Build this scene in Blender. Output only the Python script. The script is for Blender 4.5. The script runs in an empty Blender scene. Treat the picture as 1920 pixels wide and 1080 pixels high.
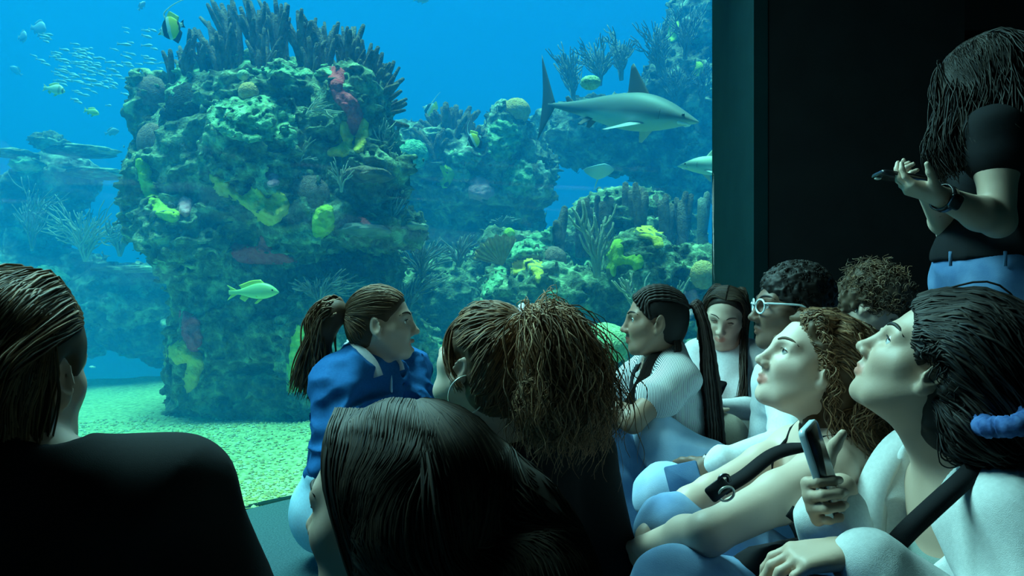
import bpy, math, random
import numpy as np
from itertools import product
from mathutils import Vector, Matrix
from mathutils.bvhtree import BVHTree

S = bpy.context.scene
COL = S.collection
F = 1400.0            # focal length in pixels of the 1920 px wide frame
EYE = 0.9             # eye height of the seated photographer

# ------------------------------------------------------------------ camera
cam = bpy.data.objects.new('camera', bpy.data.cameras.new('camera'))
COL.objects.link(cam)
cam.location = (0, 0, EYE)
cam.rotation_euler = (math.pi / 2, 0, 0)
cam.data.sensor_width = 36.0
cam.data.lens = 36.0 * F / 1920.0
cam.data.clip_start = 0.05
cam.data.clip_end = 200
S.camera = cam

# ------------------------------------------------------------------ light
S.view_settings.view_transform = 'Standard'
S.view_settings.look = 'None'
S.view_settings.gamma = 1.0
S.view_settings.use_curve_mapping = False
S.view_settings.exposure = 0.0
cy = S.cycles
cy.max_bounces = 5
cy.diffuse_bounces = 3
cy.glossy_bounces = 2
cy.volume_bounces = 2
cy.transparent_max_bounces = 12
cy.sample_clamp_indirect = 4.0
cy.caustics_reflective = False
cy.caustics_refractive = False

world = bpy.data.worlds.new('dim_hall')
S.world = world
world.use_nodes = True
world.node_tree.nodes['Background'].inputs[0].default_value = (0.15, 0.45, 0.48, 1)
world.node_tree.nodes['Background'].inputs[1].default_value = 0.012


def area(name, loc, target, sx, sy, power, color):
    l = bpy.data.lights.new(name, 'AREA')
    l.shape = 'RECTANGLE'
    l.size, l.size_y, l.energy, l.color = sx, sy, power, color
    o = bpy.data.objects.new(name, l)
    COL.objects.link(o)
    o.location = loc
    d = Vector(target) - Vector(loc)
    o.rotation_euler = d.to_track_quat('-Z', 'Y').to_euler()
    return o


# sun lamp added in place of the unseen lighting above the tank
sun = bpy.data.objects.new('tank_skylight', bpy.data.lights.new('tank_skylight', 'SUN'))
COL.objects.link(sun)
sun.data.energy = 13.5
sun.data.angle = math.radians(24)
sun.data.color = (0.32, 1.0, 0.88)
sun.location = (-1, 7, 15)
sun.rotation_euler = Vector((0.12, 0.0, -1)).to_track_quat('-Z', 'Y').to_euler()
# two unseen lights added just inside the pane to brighten the people
for nm_, lc_, e_ in (('added_people_light', (-1.55, 2.15, 3.3), 74), ('added_people_light', (-0.65, 3.15, 3.3), 74)):
    l_ = area(nm_, lc_, (0.4, 1.65, 0.7), 1.6, 0.8, e_, (0.40, 1.0, 0.98))
    l_.data.spread = math.radians(110)

# ------------------------------------------------------------------ numbers
rnd = random.Random(11)
rng = np.random.default_rng(11)
_T = (rng.random((64, 64, 64)) * 2 - 1).astype(np.float32)


def W(px, py, Y):
    """point at depth Y that stands at pixel (px, py)"""
    return np.array([(px - 960) / F * Y, Y, EYE - (py - 540) / F * Y])


def A(*v):
    return np.array(v, dtype=float)


def nrm(v):
    v = np.asarray(v, float)
    return v / (np.linalg.norm(v) + 1e-12)


def vnoise(P):
    i = np.floor(P).astype(np.int64)
    f = (P - i).astype(np.float32)
    f = f * f * (3 - 2 * f)
    i &= 63
    j = (i + 1) & 63
    x0, y0, z0 = i[:, 0], i[:, 1], i[:, 2]
    x1, y1, z1 = j[:, 0], j[:, 1], j[:, 2]
    fx, fy, fz = f[:, 0], f[:, 1], f[:, 2]
    a = _T[x0, y0, z0] * (1 - fx) + _T[x1, y0, z0] * fx
    b = _T[x0, y1, z0] * (1 - fx) + _T[x1, y1, z0] * fx
    c = _T[x0, y0, z1] * (1 - fx) + _T[x1, y0, z1] * fx
    d = _T[x0, y1, z1] * (1 - fx) + _T[x1, y1, z1] * fx
    a = a * (1 - fy) + b * fy
    c = c * (1 - fy) + d * fy
    return a * (1 - fz) + c * fz


def fbm(P, o=3):
    s = 0
    a = 1.0
    for k in range(o):
        s = s + a * vnoise(P * (2.03 ** k) + 7.3 * k)
        a *= 0.5
    return s


def smin(a, b, k):
    h = np.maximum(k - np.abs(a - b), 0) / k
    return np.minimum(a, b) - h * h * k * 0.25


class SDF:
    """a solid as a list of smoothly joined capsules and ellipsoids"""

    def __init__(s):
        s.p = []
        s.post = None

    def cap(s, a, b, ra, rb=None, k=0.02, op=1):
        a, b = np.asarray(a, float), np.asarray(b, float)
        rb = ra if rb is None else rb
        s.p.append(('c', a, b, ra, rb, k, op, (a + b) / 2, np.linalg.norm(b - a) / 2 + max(ra, rb)))
        return s

    def chain(s, pts, rs, k=0.02):
        for i in range(len(pts) - 1):
            s.cap(pts[i], pts[i + 1], rs[i], rs[i + 1], k)
        return s

    def ell(s, c, r, M=None, k=0.02, op=1):
        c = np.asarray(c, float)
        r = np.asarray(r, float)
        s.p.append(('e', c, r, M, None, k, op, c, max(r)))
        return s

    def half(s, c, n, k=0.004):
        """cut away everything on the side n points to"""
        s.p.append(('h', np.asarray(c, float), nrm(n), None, None, k, -1, None, None))
        return s

    def bounds(s, pad=0.03):
        lo = np.min([q[7] - q[8] for q in s.p if q[6] > 0], axis=0) - pad
        hi = np.max([q[7] + q[8] for q in s.p if q[6] > 0], axis=0) + pad
        return lo, hi

    def ev(s, P, margin=0.12):
        P = np.ascontiguousarray(np.asarray(P, np.float32).T)
        d = np.full(P.shape[1], 1.0, np.float32)
        f32 = np.float32
        for t, a, b, ra, rb, k, op, c, R in s.p:
            if t == 'h':
                b_ = b.astype(f32)
                q = -(b_[0] * (P[0] - f32(a[0])) + b_[1] * (P[1] - f32(a[1])) + b_[2] * (P[2] - f32(a[2])))
                d = -smin(-d, q, f32(k))
                continue
            m = (P[0] - f32(c[0])) ** 2
            m += (P[1] - f32(c[1])) ** 2
            m += (P[2] - f32(c[2])) ** 2
            m = np.nonzero(m < f32((R + margin + k) ** 2))[0]
            if not len(m):
                continue
            x, y, z = (P[i][m] - f32(a[i]) for i in range(3))
            if t == 'c':
                ba = (b - a).astype(f32)
                tt = np.clip((x * ba[0] + y * ba[1] + z * ba[2]) * f32(1 / ((ba * ba).sum() + 1e-12)), 0, 1)
                x -= tt * ba[0]
                y -= tt * ba[1]
                z -= tt * ba[2]
                v = np.sqrt(x * x + y * y + z * z) - (f32(ra) + f32(rb - ra) * tt)
            else:
                if ra is not None:
                    M = np.asarray(ra, f32)
                    x, y, z = (x * M[0, i] + y * M[1, i] + z * M[2, i] for i in range(3))
                r = b.astype(f32)
                x, y, z = x / r[0], y / r[1], z / r[2]
                k0 = np.sqrt(x * x + y * y + z * z)
                k1 = np.sqrt((x / r[0]) ** 2 + (y / r[1]) ** 2 + (z / r[2]) ** 2) + f32(1e-9)
                v = np.where(k0 < 1e-3, -min(r), k0 * (k0 - 1) / k1)
            dm = d[m]
            d[m] = smin(dm, v, f32(k)) if op > 0 else -smin(-dm, v, f32(k))
        if s.post is not None:
            d = s.post(P.T, d)
        return d


_E = [(0, 1), (2, 3), (4, 5), (6, 7), (0, 2), (1, 3), (4, 6), (5, 7), (0, 4), (1, 5), (2, 6), (3, 7)]
_C = np.array([(x, y, z) for z in (0, 1) for y in (0, 1) for x in (0, 1)])


def nets(f, lo, hi, h, c=4, slack=0.0):
    """surface of f = 0 as vertices and quads (coarse search, then a fine band)"""
    n = np.maximum(np.ceil((np.asarray(hi) - lo) / (h * c)).astype(int), 1)
    g = np.stack(np.meshgrid(*[np.arange(k + 1) for k in n], indexing='ij'), -1)
    Dc = f(g.reshape(-1, 3) * (h * c) + lo).reshape(n + 1)
    mn = np.full(tuple(n), 9.0)
    for o in _C:
        mn = np.minimum(mn, np.abs(Dc[o[0]:o[0] + n[0], o[1]:o[1] + n[1], o[2]:o[2] + n[2]]))
    N = n * c + 1
    D = np.repeat(np.repeat(np.repeat(Dc, c, 0), c, 1), c, 2)[:N[0], :N[1], :N[2]].astype(np.float32)
    nm = mn < h * c * 1.1 + slack
    M = np.zeros(tuple(N), bool)
    M[:-1, :-1, :-1] = np.repeat(np.repeat(np.repeat(nm, c, 0), c, 1), c, 2)
    M[1:] |= M[:-1]
    M[:, 1:] |= M[:, :-1]
    M[:, :, 1:] |= M[:, :, :-1]
    ix = np.stack(np.nonzero(M), 1)
    del M
    D[ix[:, 0], ix[:, 1], ix[:, 2]] = f(ix * h + lo)
    # keep the rim of the grid outside the solid
    for ax in range(3):
        for e in (0, -1):
            sl = [slice(None)] * 3
            sl[ax] = e
            D[tuple(sl)] = np.maximum(D[tuple(sl)], 1e-3)
    I = D < 0
    a = np.zeros(tuple(N - 1), np.uint8)
    for o in _C:
        a += I[o[0]:o[0] + N[0] - 1, o[1]:o[1] + N[1] - 1, o[2]:o[2] + N[2] - 1]
    cells = np.argwhere((a > 0) & (a < 8))
    vals = np.stack([D[cells[:, 0] + o[0], cells[:, 1] + o[1], cells[:, 2] + o[2]] for o in _C], 1)
    pos = np.zeros((len(cells), 3))
    cnt = np.zeros(len(cells))
    for i, j in _E:
        va, vb = vals[:, i], vals[:, j]
        m = (va < 0) != (vb < 0)
        t = np.where(m, va / np.where(m, va - vb, 1), 0)
        pos += np.where(m[:, None], _C[i] + t[:, None] * (_C[j] - _C[i]), 0)
        cnt += m
    V = (cells + pos / cnt[:, None]) * h + lo
    idx = np.full(tuple(N - 1), -1, np.int32)
    idx[cells[:, 0], cells[:, 1], cells[:, 2]] = np.arange(len(cells))
    out = []
    for ax in range(3):
        u, v = (ax + 1) % 3, (ax + 2) % 3
        s0 = [slice(1, -1)] * 3
        s1 = [slice(1, -1)] * 3
        s0[ax] = slice(0, -1)
        s1[ax] = slice(1, None)
        A0, A1 = I[tuple(s0)], I[tuple(s1)]
        off = np.array([1, 1, 1])
        off[ax] = 0
        for flip, m in ((False, A0 & ~A1), (True, ~A0 & A1)):
            e = np.argwhere(m) + off
            if not len(e):
                continue
            def at(du, dv):
                q = e.copy()
                q[:, u] += du
                q[:, v] += dv
                return idx[q[:, 0], q[:, 1], q[:, 2]]
            q = np.stack([at(-1, -1), at(0, -1), at(0, 0), at(-1, 0)], 1)
            out.append(q[:, ::-1] if flip else q)
    Q = np.concatenate(out) if out else np.zeros((0, 4), np.int32)
    Q = Q[(Q >= 0).all(1)]
    return V, Q


class MB:
    """collects pieces (vertices, faces, tint) into one mesh"""

    def __init__(s):
        s.V, s.Fs, s.C, s.n = [], [], [], 0

    def add(s, V, Fc, tint=None):
        V = np.asarray(V, float).reshape(-1, 3)
        fs = Fc if isinstance(Fc, list) else [Fc]
        for f in fs:
            if len(f):
                s.Fs.append(np.asarray(f, np.int64) + s.n)
        t = np.ones((len(V), 3))
        if tint is not None:
            t[:] = tint
        s.V.append(V)
        s.C.append(t)
        s.n += len(V)
        return s

    def tube(s, path, r, sides=7, tint=None):
        s.add(*tube(path, r, sides), tint)
        return s


def tube(path, r, sides=7):
    P = np.asarray(path, float)
    n = len(P)
    r = np.broadcast_to(np.asarray(r, float), (n,))
    T = np.gradient(P, axis=0)
    T /= np.linalg.norm(T, axis=1)[:, None] + 1e-12
    ref = A(0.31, 0.2, 0.93) if abs(T[0] @ A(0.31, 0.2, 0.93)) < 0.9 else A(0.9, -0.3, 0.1)
    V = np.zeros((n, sides, 3))
    u = nrm(np.cross(T[0], ref))
    ang = np.arange(sides) * 2 * math.pi / sides
    for i in range(n):
        u = nrm(u - T[i] * (u @ T[i]))
        w = np.cross(T[i], u)
        V[i] = P[i] + r[i] * (np.cos(ang)[:, None] * u + np.sin(ang)[:, None] * w)
    V = np.concatenate([V.reshape(-1, 3), P[:1] - T[:1] * r[0] * .6, P[-1:] + T[-1:] * r[-1] * .6])
    k = np.arange(sides)
    k2 = (k + 1) % sides
    q = np.concatenate([np.stack([i * sides + k, i * sides + k2, (i + 1) * sides + k2, (i + 1) * sides + k], 1) for i in range(n - 1)])
    b = n * sides
    t0 = np.stack([np.full(sides, b), k2, k], 1)
    t1 = np.stack([np.full(sides, b + 1), (n - 1) * sides + k, (n - 1) * sides + k2], 1)
    return V, [q, np.concatenate([t0, t1])]


def strands(mb, P, r, tint=None, sides=3):
    """many thin locks at once: P (S, n, 3), r (n,) or (S, n)"""
    P = np.asarray(P, float)
    Sn, n, _ = P.shape
    r = np.broadcast_to(np.asarray(r, float), (Sn, n))
    T = np.gradient(P, axis=1)
    T /= np.linalg.norm(T, axis=2)[..., None] + 1e-12
    ref = nrm(A(0.23, 0.61, 0.37))
    u = np.cross(T, ref)
    u /= np.linalg.norm(u, axis=2)[..., None] + 1e-9
    w = np.cross(T, u)
    ang = np.arange(sides) * 2 * math.pi / sides
    V = P[:, :, None, :] + r[:, :, None, None] * (np.cos(ang)[None, None, :, None] * u[:, :, None, :] + np.sin(ang)[None, None, :, None] * w[:, :, None, :])
    k = np.arange(sides)
    k2 = (k + 1) % sides
    i = np.arange(n - 1)[:, None]
    q = np.stack([i * sides + k, i * sides + k2, (i + 1) * sides + k2, (i + 1) * sides + k], -1).reshape(-1, 4)
    Q = (q[None] + (np.arange(Sn) * n * sides)[:, None, None]).reshape(-1, 4)
    t = None
    if tint is not None:
        t = np.repeat(np.asarray(tint).reshape(Sn, 3), n * sides, 0)
    mb.add(V.reshape(-1, 3), Q, t)


def link(o, parent=None):
    COL.objects.link(o)
    if parent is not None:
        o.parent = parent
    return o


def tag(o, label=None, cat=None, group=None, kind=None):
    if label:
        o['label'] = label
    if cat:
        o['category'] = cat
    if group:
        o['group'] = group
    if kind or cat:
        o['kind'] = kind or 'thing'
    return o


def empty(name, loc, label=None, cat=None, group=None):
    o = bpy.data.objects.new(name, None)
    o.empty_display_size = 0.1
    o.location = Vector(loc)
    o['_o'] = 1
    del o['_o']
    link(o)
    return tag(o, label, cat, group)


def mesh(name, V, faces, tint=None, smooth=True):
    me = bpy.data.meshes.new(name)
    fs = faces if isinstance(faces, list) else [faces]
    fs = [np.asarray(f, np.int64) for f in fs if len(f)]
    V = np.asarray(V, np.float32)
    me.vertices.add(len(V))
    me.vertices.foreach_set('co', V.ravel())
    tot = np.concatenate([np.full(len(f), f.shape[1]) for f in fs])
    lv = np.concatenate([f.ravel() for f in fs])
    me.loops.add(len(lv))
    me.loops.foreach_set('vertex_index', lv.astype(np.int32))
    me.polygons.add(len(tot))
    st = np.concatenate([[0], np.cumsum(tot)[:-1]])
    me.polygons.foreach_set('loop_start', st.astype(np.int32))
    me.polygons.foreach_set('use_smooth', np.full(len(tot), bool(smooth)))
    me.update(calc_edges=True)
    if tint is not None:
        at = me.color_attributes.new('tint', 'FLOAT_COLOR', 'POINT')
        c = np.ones((len(V), 4), np.float32)
        c[:, :3] = tint
        at.data.foreach_set('color', c.ravel())
    return me


def obj(name, src, mat, parent=None, smooth=True, origin=None):
    """link one mesh object; src is an MB or (V, faces); parented pieces keep world coordinates"""
    if isinstance(src, MB):
        V, Fc, t = np.concatenate(src.V), src.Fs, np.concatenate(src.C)
    else:
        V, Fc = np.asarray(src[0], float), src[1]
        t = src[2] if len(src) > 2 else None
    base = np.zeros(3)
    q = parent
    while q is not None:
        base = base + np.array(q.location)
        q = q.parent
    o0 = base if origin is None else np.asarray(origin, float)
    o = bpy.data.objects.new(name, mesh(name, V - o0, Fc, t, smooth))
    if mat is not None:
        o.data.materials.append(mat)
    link(o, parent)
    o.location = Vector(o0 - base)
    return o


def thin_out(o, ratio):
    """collapse edges where the surface is flat; returns the same object"""
    md = o.modifiers.new('d', 'DECIMATE')
    md.ratio = ratio
    dg = bpy.context.evaluated_depsgraph_get()
    me = bpy.data.meshes.new_from_object(o.evaluated_get(dg), preserve_all_data_layers=True, depsgraph=dg)
    old = o.data
    o.modifiers.clear()
    o.data = me
    me.name = old.name
    bpy.data.meshes.remove(old)
    me.polygons.foreach_set('use_smooth', np.full(len(me.polygons), True))
    return o


def box(lo, hi):
    x0, y0, z0 = lo
    x1, y1, z1 = hi
    V = [(x0, y0, z0), (x1, y0, z0), (x1, y1, z0), (x0, y1, z0), (x0, y0, z1), (x1, y0, z1), (x1, y1, z1), (x0, y1, z1)]
    return V, np.array([(0, 3, 2, 1), (4, 5, 6, 7), (0, 1, 5, 4), (1, 2, 6, 5), (2, 3, 7, 6), (3, 0, 4, 7)])


def uvs(c, r, M=None, nu=20, nv=12):
    """closed ellipsoid"""
    th = np.linspace(0, math.pi, nv + 1)[1:-1]
    ph = np.arange(nu) * 2 * math.pi / nu
    V = np.stack([np.outer(np.sin(th), np.cos(ph)), np.outer(np.sin(th), np.sin(ph)), np.outer(np.cos(th), np.ones(nu))], -1).reshape(-1, 3)
    V = np.concatenate([V, [[0, 0, 1], [0, 0, -1]]]) * np.asarray(r)
    if M is not None:
        V = V @ np.asarray(M).T
    V = V + np.asarray(c)
    k = np.arange(nu)
    k2 = (k + 1) % nu
    q = np.concatenate([np.stack([i * nu + k, (i + 1) * nu + k, (i + 1) * nu + k2, i * nu + k2], 1) for i in range(nv - 2)])
    b = (nv - 1) * nu
    t = np.concatenate([np.stack([np.full(nu, b), k, k2], 1), np.stack([np.full(nu, b + 1), (nv - 2) * nu + k2, (nv - 2) * nu + k], 1)])
    return V, [q, t]


def spline(pts, n):
    """smooth curve through the points, n samples"""
    P = np.asarray(pts, float)
    m = len(P)
    if m == 2:
        t = np.linspace(0, 1, n)[:, None]
        return P[0] * (1 - t) + P[1] * t
    E = np.concatenate([[2 * P[0] - P[1]], P, [2 * P[-1] - P[-2]]])
    u = np.linspace(0, m - 1 - 1e-6, n)
    i = u.astype(int)
    t = (u - i)[:, None]
    p0, p1, p2, p3 = E[i], E[i + 1], E[i + 2], E[i + 3]
    return 0.5 * (2 * p1 + (p2 - p0) * t + (2 * p0 - 5 * p1 + 4 * p2 - p3) * t * t + (3 * p1 - p0 - 3 * p2 + p3) * t ** 3)


# ------------------------------------------------------------------ materials
def mat(name, c, rough=0.6, c2=None, scale=20.0, detail=4.0, bump=0.0, bscale=None, spec=0.3, tint=False, metal=0.0, contrast=(0.35, 0.65), c3=None, bdist=0.02, nrough=0.5):
    m = bpy.data.materials.new(name)
    m.use_nodes = True
    N, L = m.node_tree.nodes, m.node_tree.links
    b = N['Principled BSDF']
    b.inputs['Roughness'].default_value = rough
    b.inputs['Specular IOR Level'].default_value = spec
    b.inputs['Metallic'].default_value = metal
    b.inputs['Base Color'].default_value = (*c, 1)
    tc = N.new('ShaderNodeTexCoord')
    out = None
    if c2 is not None:
        nz = N.new('ShaderNodeTexNoise')
        nz.inputs['Scale'].default_value = scale
        nz.inputs['Detail'].default_value = detail
        nz.inputs['Roughness'].default_value = nrough
        L.new(tc.outputs['Object'], nz.inputs['Vector'])
        rp = N.new('ShaderNodeValToRGB')
        rp.color_ramp.elements[0].position = contrast[0]
        rp.color_ramp.elements[0].color = (*c, 1)
        rp.color_ramp.elements[1].position = contrast[1]
        rp.color_ramp.elements[1].color = (*c2, 1)
        if c3 is not None:
            e = rp.color_ramp.elements.new((contrast[0] + contrast[1]) / 2)
            e.color = (*c3, 1)
        L.new(nz.outputs['Fac'], rp.inputs['Fac'])
        out = rp.outputs['Color']
        L.new(out, b.inputs['Base Color'])
    if tint:
        at = N.new('ShaderNodeAttribute')
        at.attribute_name = 'tint'
        mx = N.new('ShaderNodeMix')
        mx.data_type = 'RGBA'
        mx.blend_type = 'MULTIPLY'
        mx.inputs['Factor'].default_value = 1
        if out is not None:
            L.new(out, mx.inputs[6])
        else:
            mx.inputs[6].default_value = (*c, 1)
        L.new(at.outputs['Color'], mx.inputs[7])
        L.new(mx.outputs[2], b.inputs['Base Color'])
    if bump:
        nb = N.new('ShaderNodeTexNoise')
        nb.inputs['Scale'].default_value = bscale or scale * 3
        nb.inputs['Detail'].default_value = 5
        L.new(tc.outputs['Object'], nb.inputs['Vector'])
        bp = N.new('ShaderNodeBump')
        bp.inputs['Strength'].default_value = bump
        bp.inputs['Distance'].default_value = bdist
        L.new(nb.outputs['Fac'], bp.inputs['Height'])
        L.new(bp.outputs['Normal'], b.inputs['Normal'])
    return m
# ================================================================== setting
GLASS = spline([(-3.3, 0.0), (-2.55, 1.25), (-1.65, 2.41), (-1.11, 3.0), (-0.86, 3.26), (-0.3, 3.66), (0.4, 3.92), (1.135, 4.0)], 40)
GN = np.gradient(GLASS, axis=0)
GN = np.stack([-GN[:, 1], GN[:, 0]], 1) / np.linalg.norm(GN, axis=1)[:, None]     # towards the tank
TOP = 3.4


def prism(poly, z0, z1):
    n = len(poly)
    V = [(x, y, z0) for x, y in poly] + [(x, y, z1) for x, y in poly]
    k = np.arange(n)
    k2 = (k + 1) % n
    me_f = [np.stack([k, k2, k2 + n, k + n], 1), np.array([list(range(n))[::-1]]), np.array([list(range(n, 2 * n))])]
    return V, me_f


def ribbon(pa, pb, z0, z1):
    """closed strip wall between two parallel plan curves"""
    n = len(pa)
    V = [(x, y, z0) for x, y in pa] + [(x, y, z1) for x, y in pa] + [(x, y, z0) for x, y in pb] + [(x, y, z1) for x, y in pb]
    k = np.arange(n - 1)
    q = [np.stack([k, k + 1, k + 1 + n, k + n], 1), np.stack([k + 2 * n, k + 3 * n, k + 1 + 3 * n, k + 1 + 2 * n], 1),
         np.stack([k + n, k + 1 + n, k + 1 + 3 * n, k + 3 * n], 1), np.stack([k, k + 2 * n, k + 1 + 2 * n, k + 1], 1),
         np.array([[0, n, 3 * n, 2 * n], [n - 1, 3 * n - 1, 4 * n - 1, 2 * n - 1]])]
    return V, np.concatenate(q)


def structure(name, src, m, smooth=False, label=None, parent=None):
    o = obj(name, src, m, parent, smooth)
    if parent is None:
        o['kind'] = 'structure'
    if label:
        o['label'] = label
    return o


m_carpet = mat('carpet', (0.045, 0.105, 0.125), 0.95, (0.085, 0.16, 0.185), 160, 3, 0.6, 420, spec=0.1)
m_black = mat('black_wall_paint', (0.011, 0.012, 0.014), 0.8, (0.014, 0.016, 0.018), 6, 4, 0.05, 80, spec=0.2)
m_jamb = mat('dark_jamb_paint', (0.004, 0.024, 0.028), 0.9, (0.005, 0.028, 0.032), 8, 4, 0.04, 90, spec=0.06)
m_ceil = mat('black_ceiling', (0.01, 0.01, 0.011), 0.9, spec=0.1)
m_tan = mat('tan_wall', (0.30, 0.25, 0.20), 0.8, (0.34, 0.28, 0.22), 5, 3)
m_blue = mat('tank_wall_blue', (0.01, 0.14, 0.42), 0.8, (0.015, 0.16, 0.46), 1.2, 3)
m_sand = mat('coral_sand', (0.30, 0.36, 0.16), 0.9, (0.52, 0.62, 0.31), 38, 5, 0.9, 60, spec=0.1, contrast=(0.38, 0.6))

poly = [tuple(p) for p in GLASS]
structure('floor', prism(poly + [(4.5, 4.0), (4.5, -2.5), (-3.3, -2.5)], -0.25, 0.0), m_carpet)
structure('ceiling', prism(poly + [(4.5, 4.0), (4.5, -2.5), (-3.3, -2.5)], TOP, TOP + 0.2), m_ceil)
# wall beside the window, its reveal, and the doorway on the far right
wr = structure('wall_right', box((1.10, 3.3, 0), (2.0, 3.5, TOP)), m_black)
structure('trim_1', prism([(1.068, 3.298), (1.13, 3.298), (1.17, 4.12), (1.104, 4.12)], 0.0, TOP), m_jamb)
structure('wall_header', box((2.0, 3.3, 2.04), (4.5, 3.5, TOP)), m_ceil)
structure('wall_back', box((1.12, 3.9, 0), (4.6, 4.05, TOP)), m_tan)
structure('wall_east', box((4.5, -2.5, 0), (4.6, 3.9, TOP)), m_black)
structure('wall_west', box((-3.45, -2.5, 0), (-3.3, 0.0, TOP)), m_black)

# acrylic pane
m_glass = bpy.data.materials.new('clear_acrylic')
m_glass.use_nodes = True
_n, _l = m_glass.node_tree.nodes, m_glass.node_tree.links
_n.remove(_n['Principled BSDF'])
_tr = _n.new('ShaderNodeBsdfTransparent')
_tr.inputs[0].default_value = (0.97, 0.995, 0.99, 1)
_gl = _n.new('ShaderNodeBsdfGlossy')
_gl.inputs['Roughness'].default_value = 0.02
_mx = _n.new('ShaderNodeMixShader')
_mx.inputs[0].default_value = 0.025
_l.new(_tr.outputs[0], _mx.inputs[1])
_l.new(_gl.outputs[0], _mx.inputs[2])
_l.new(_mx.outputs[0], _n['Material Output'].inputs[0])
structure('window_1', ribbon(GLASS, GLASS + GN * 0.08, 0.0, TOP), m_glass, True)

# tank shell and sand
structure('wall_tank', box((-9.2, 13.0, -2.2), (6.2, 13.2, 8.2)), m_blue)
structure('wall_tank_left', box((-9.4, 0, -2.2), (-9.2, 13.2, 8.2)), m_blue)
structure('wall_tank_right', box((6.0, 4.05, -2.2), (6.2, 13.2, 8.2)), m_blue)
structure('floor_tank', box((-9.4, -0.2, -2.4), (6.2, 13.2, -2.2)), m_blue)


def glass_depth(X, Y):
    """signed distance behind the pane (approximate)"""
    d = np.full(X.shape, 9.0)
    s = np.zeros(X.shape)
    for (gx, gy), (nx, ny) in zip(GLASS, GN):
        q = np.hypot(X - gx, Y - gy)
        m = q < d
        d = np.where(m, q, d)
        s = np.where(m, (X - gx) * nx + (Y - gy) * ny, s)
    return s


def sand_z(x, y):
    x, y = np.asarray(x, float), np.asarray(y, float)
    P = np.stack([x.ravel(), y.ravel(), np.zeros(x.size)], 1)
    z = 0.045 * fbm(P * 0.9, 3) + 0.012 * fbm(P * 5, 2)
    z = z.reshape(x.shape) - 0.02
    z = z + 0.10 * np.exp(-((x + 1.25) ** 2 / 0.35 + (y - 4.55) ** 2 / 0.12)) * 0.6
    z = z - 0.9 * np.clip((y - 7.3) / 2.0, 0, 1) ** 2 - 0.3 * np.clip(y - 8.3, 0, 9)
    return z


# grid that starts at the pane: rows follow the glass curve outwards
s_n = 150
tt = np.linspace(0, 1, s_n) ** 1.7
gc = spline(np.c_[GLASS, np.zeros(40)], 170)[:, :2]
gn = np.gradient(gc, axis=0)
gn = np.stack([-gn[:, 1], gn[:, 0]], 1) / np.linalg.norm(gn, axis=1)[:, None]
far = np.stack([np.linspace(-9, 6, 170), np.full(170, 12.9)], 1)
start = gc + gn * 0.075
XY = start[None] * (1 - tt[:, None, None]) + far[None] * tt[:, None, None]
Z = sand_z(XY[..., 0], XY[..., 1])
k = np.arange(s_n - 1)[:, None] * 170 + np.arange(169)[None]
structure('floor_sand', (np.concatenate([XY, Z[..., None]], -1).reshape(-1, 3), np.stack([k, k + 1, k + 171, k + 170], -1).reshape(-1, 4)), m_sand, True)
structure('trim_2', ribbon(GLASS + GN * 0.082, GLASS + GN * 0.12, -0.5, -0.02), m_jamb, True)

# water
m_water = bpy.data.materials.new('hazy_water')
m_water.use_nodes = True
_n, _l = m_water.node_tree.nodes, m_water.node_tree.links
_n.remove(_n['Principled BSDF'])
WATER_SCATTER = (0.002, 0.049, 0.120)
WATER_ABSORB = (0.17, 0.050, 0.010)
_sc = _n.new('ShaderNodeVolumeScatter')
_sc.inputs['Color'].default_value = (*WATER_SCATTER, 1)
_sc.inputs['Density'].default_value = 1.0
_sc.inputs['Anisotropy'].default_value = 0.0
_ab = _n.new('ShaderNodeVolumeAbsorption')
_ab.inputs['Color'].default_value = (*[1 - q for q in WATER_ABSORB], 1)
_ab.inputs['Density'].default_value = 1.0
_ad = _n.new('ShaderNodeAddShader')
_l.new(_sc.outputs[0], _ad.inputs[0])
_l.new(_ab.outputs[0], _ad.inputs[1])
_l.new(_ad.outputs[0], _n['Material Output'].inputs['Volume'])
wp = [tuple(p) for p in GLASS + GN * 0.081]
water = obj('tank_water', prism(wp + [(1.15, 4.11), (5.99, 4.11), (5.99, 12.99), (-9.19, 12.99), (-9.19, 0.0)], -2.19, 6.2), m_water, smooth=False)
tag(water, 'clear blue water filling the tank behind the pane', 'water', kind='structure')
# ================================================================== reef
m_rock = mat('reef_rock_crust', (0.06, 0.07, 0.045), 0.95, (0.60, 0.68, 0.36), 7.5, 10, 1.0, 42, spec=0.05, contrast=(0.37, 0.66), c3=(0.20, 0.23, 0.13), nrough=.68)
m_rock2 = mat('far_rock_crust', (0.05, 0.055, 0.045), 0.95, (0.60, 0.66, 0.44), 5.5, 10, 1.0, 30, spec=0.05, contrast=(0.38, 0.64), c3=(0.20, 0.21, 0.15), nrough=.68)
m_green = mat('pale_green_crust', (0.10, 0.22, 0.10), 0.9, (0.50, 0.74, 0.40), 16, 9, 0.9, 60, spec=0.05)
m_finger = mat('brown_finger_coral', (0.09, 0.06, 0.042), 0.9, (0.32, 0.22, 0.15), 14, 5, 0.8, 70, spec=0.05)
m_gorg = mat('grey_gorgonian', (0.16, 0.16, 0.14), 0.9, (0.34, 0.33, 0.27), 12, 4, 0.5, 70, spec=0.05)
m_gorg_pale = mat('pale_gorgonian', (0.40, 0.36, 0.24), 0.9, (0.55, 0.5, 0.36), 12, 4, 0.5, 70, spec=0.05)
m_brown = mat('brown_dome_coral', (0.30, 0.17, 0.13), 0.95, (0.50, 0.30, 0.22), 45, 4, 0.9, 110, spec=0.05)
m_tan = mat('tan_dome_coral', (0.80, 0.42, 0.15), 0.95, (1.0, 0.62, 0.26), 40, 4, 0.9, 90, spec=0.05)
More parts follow.
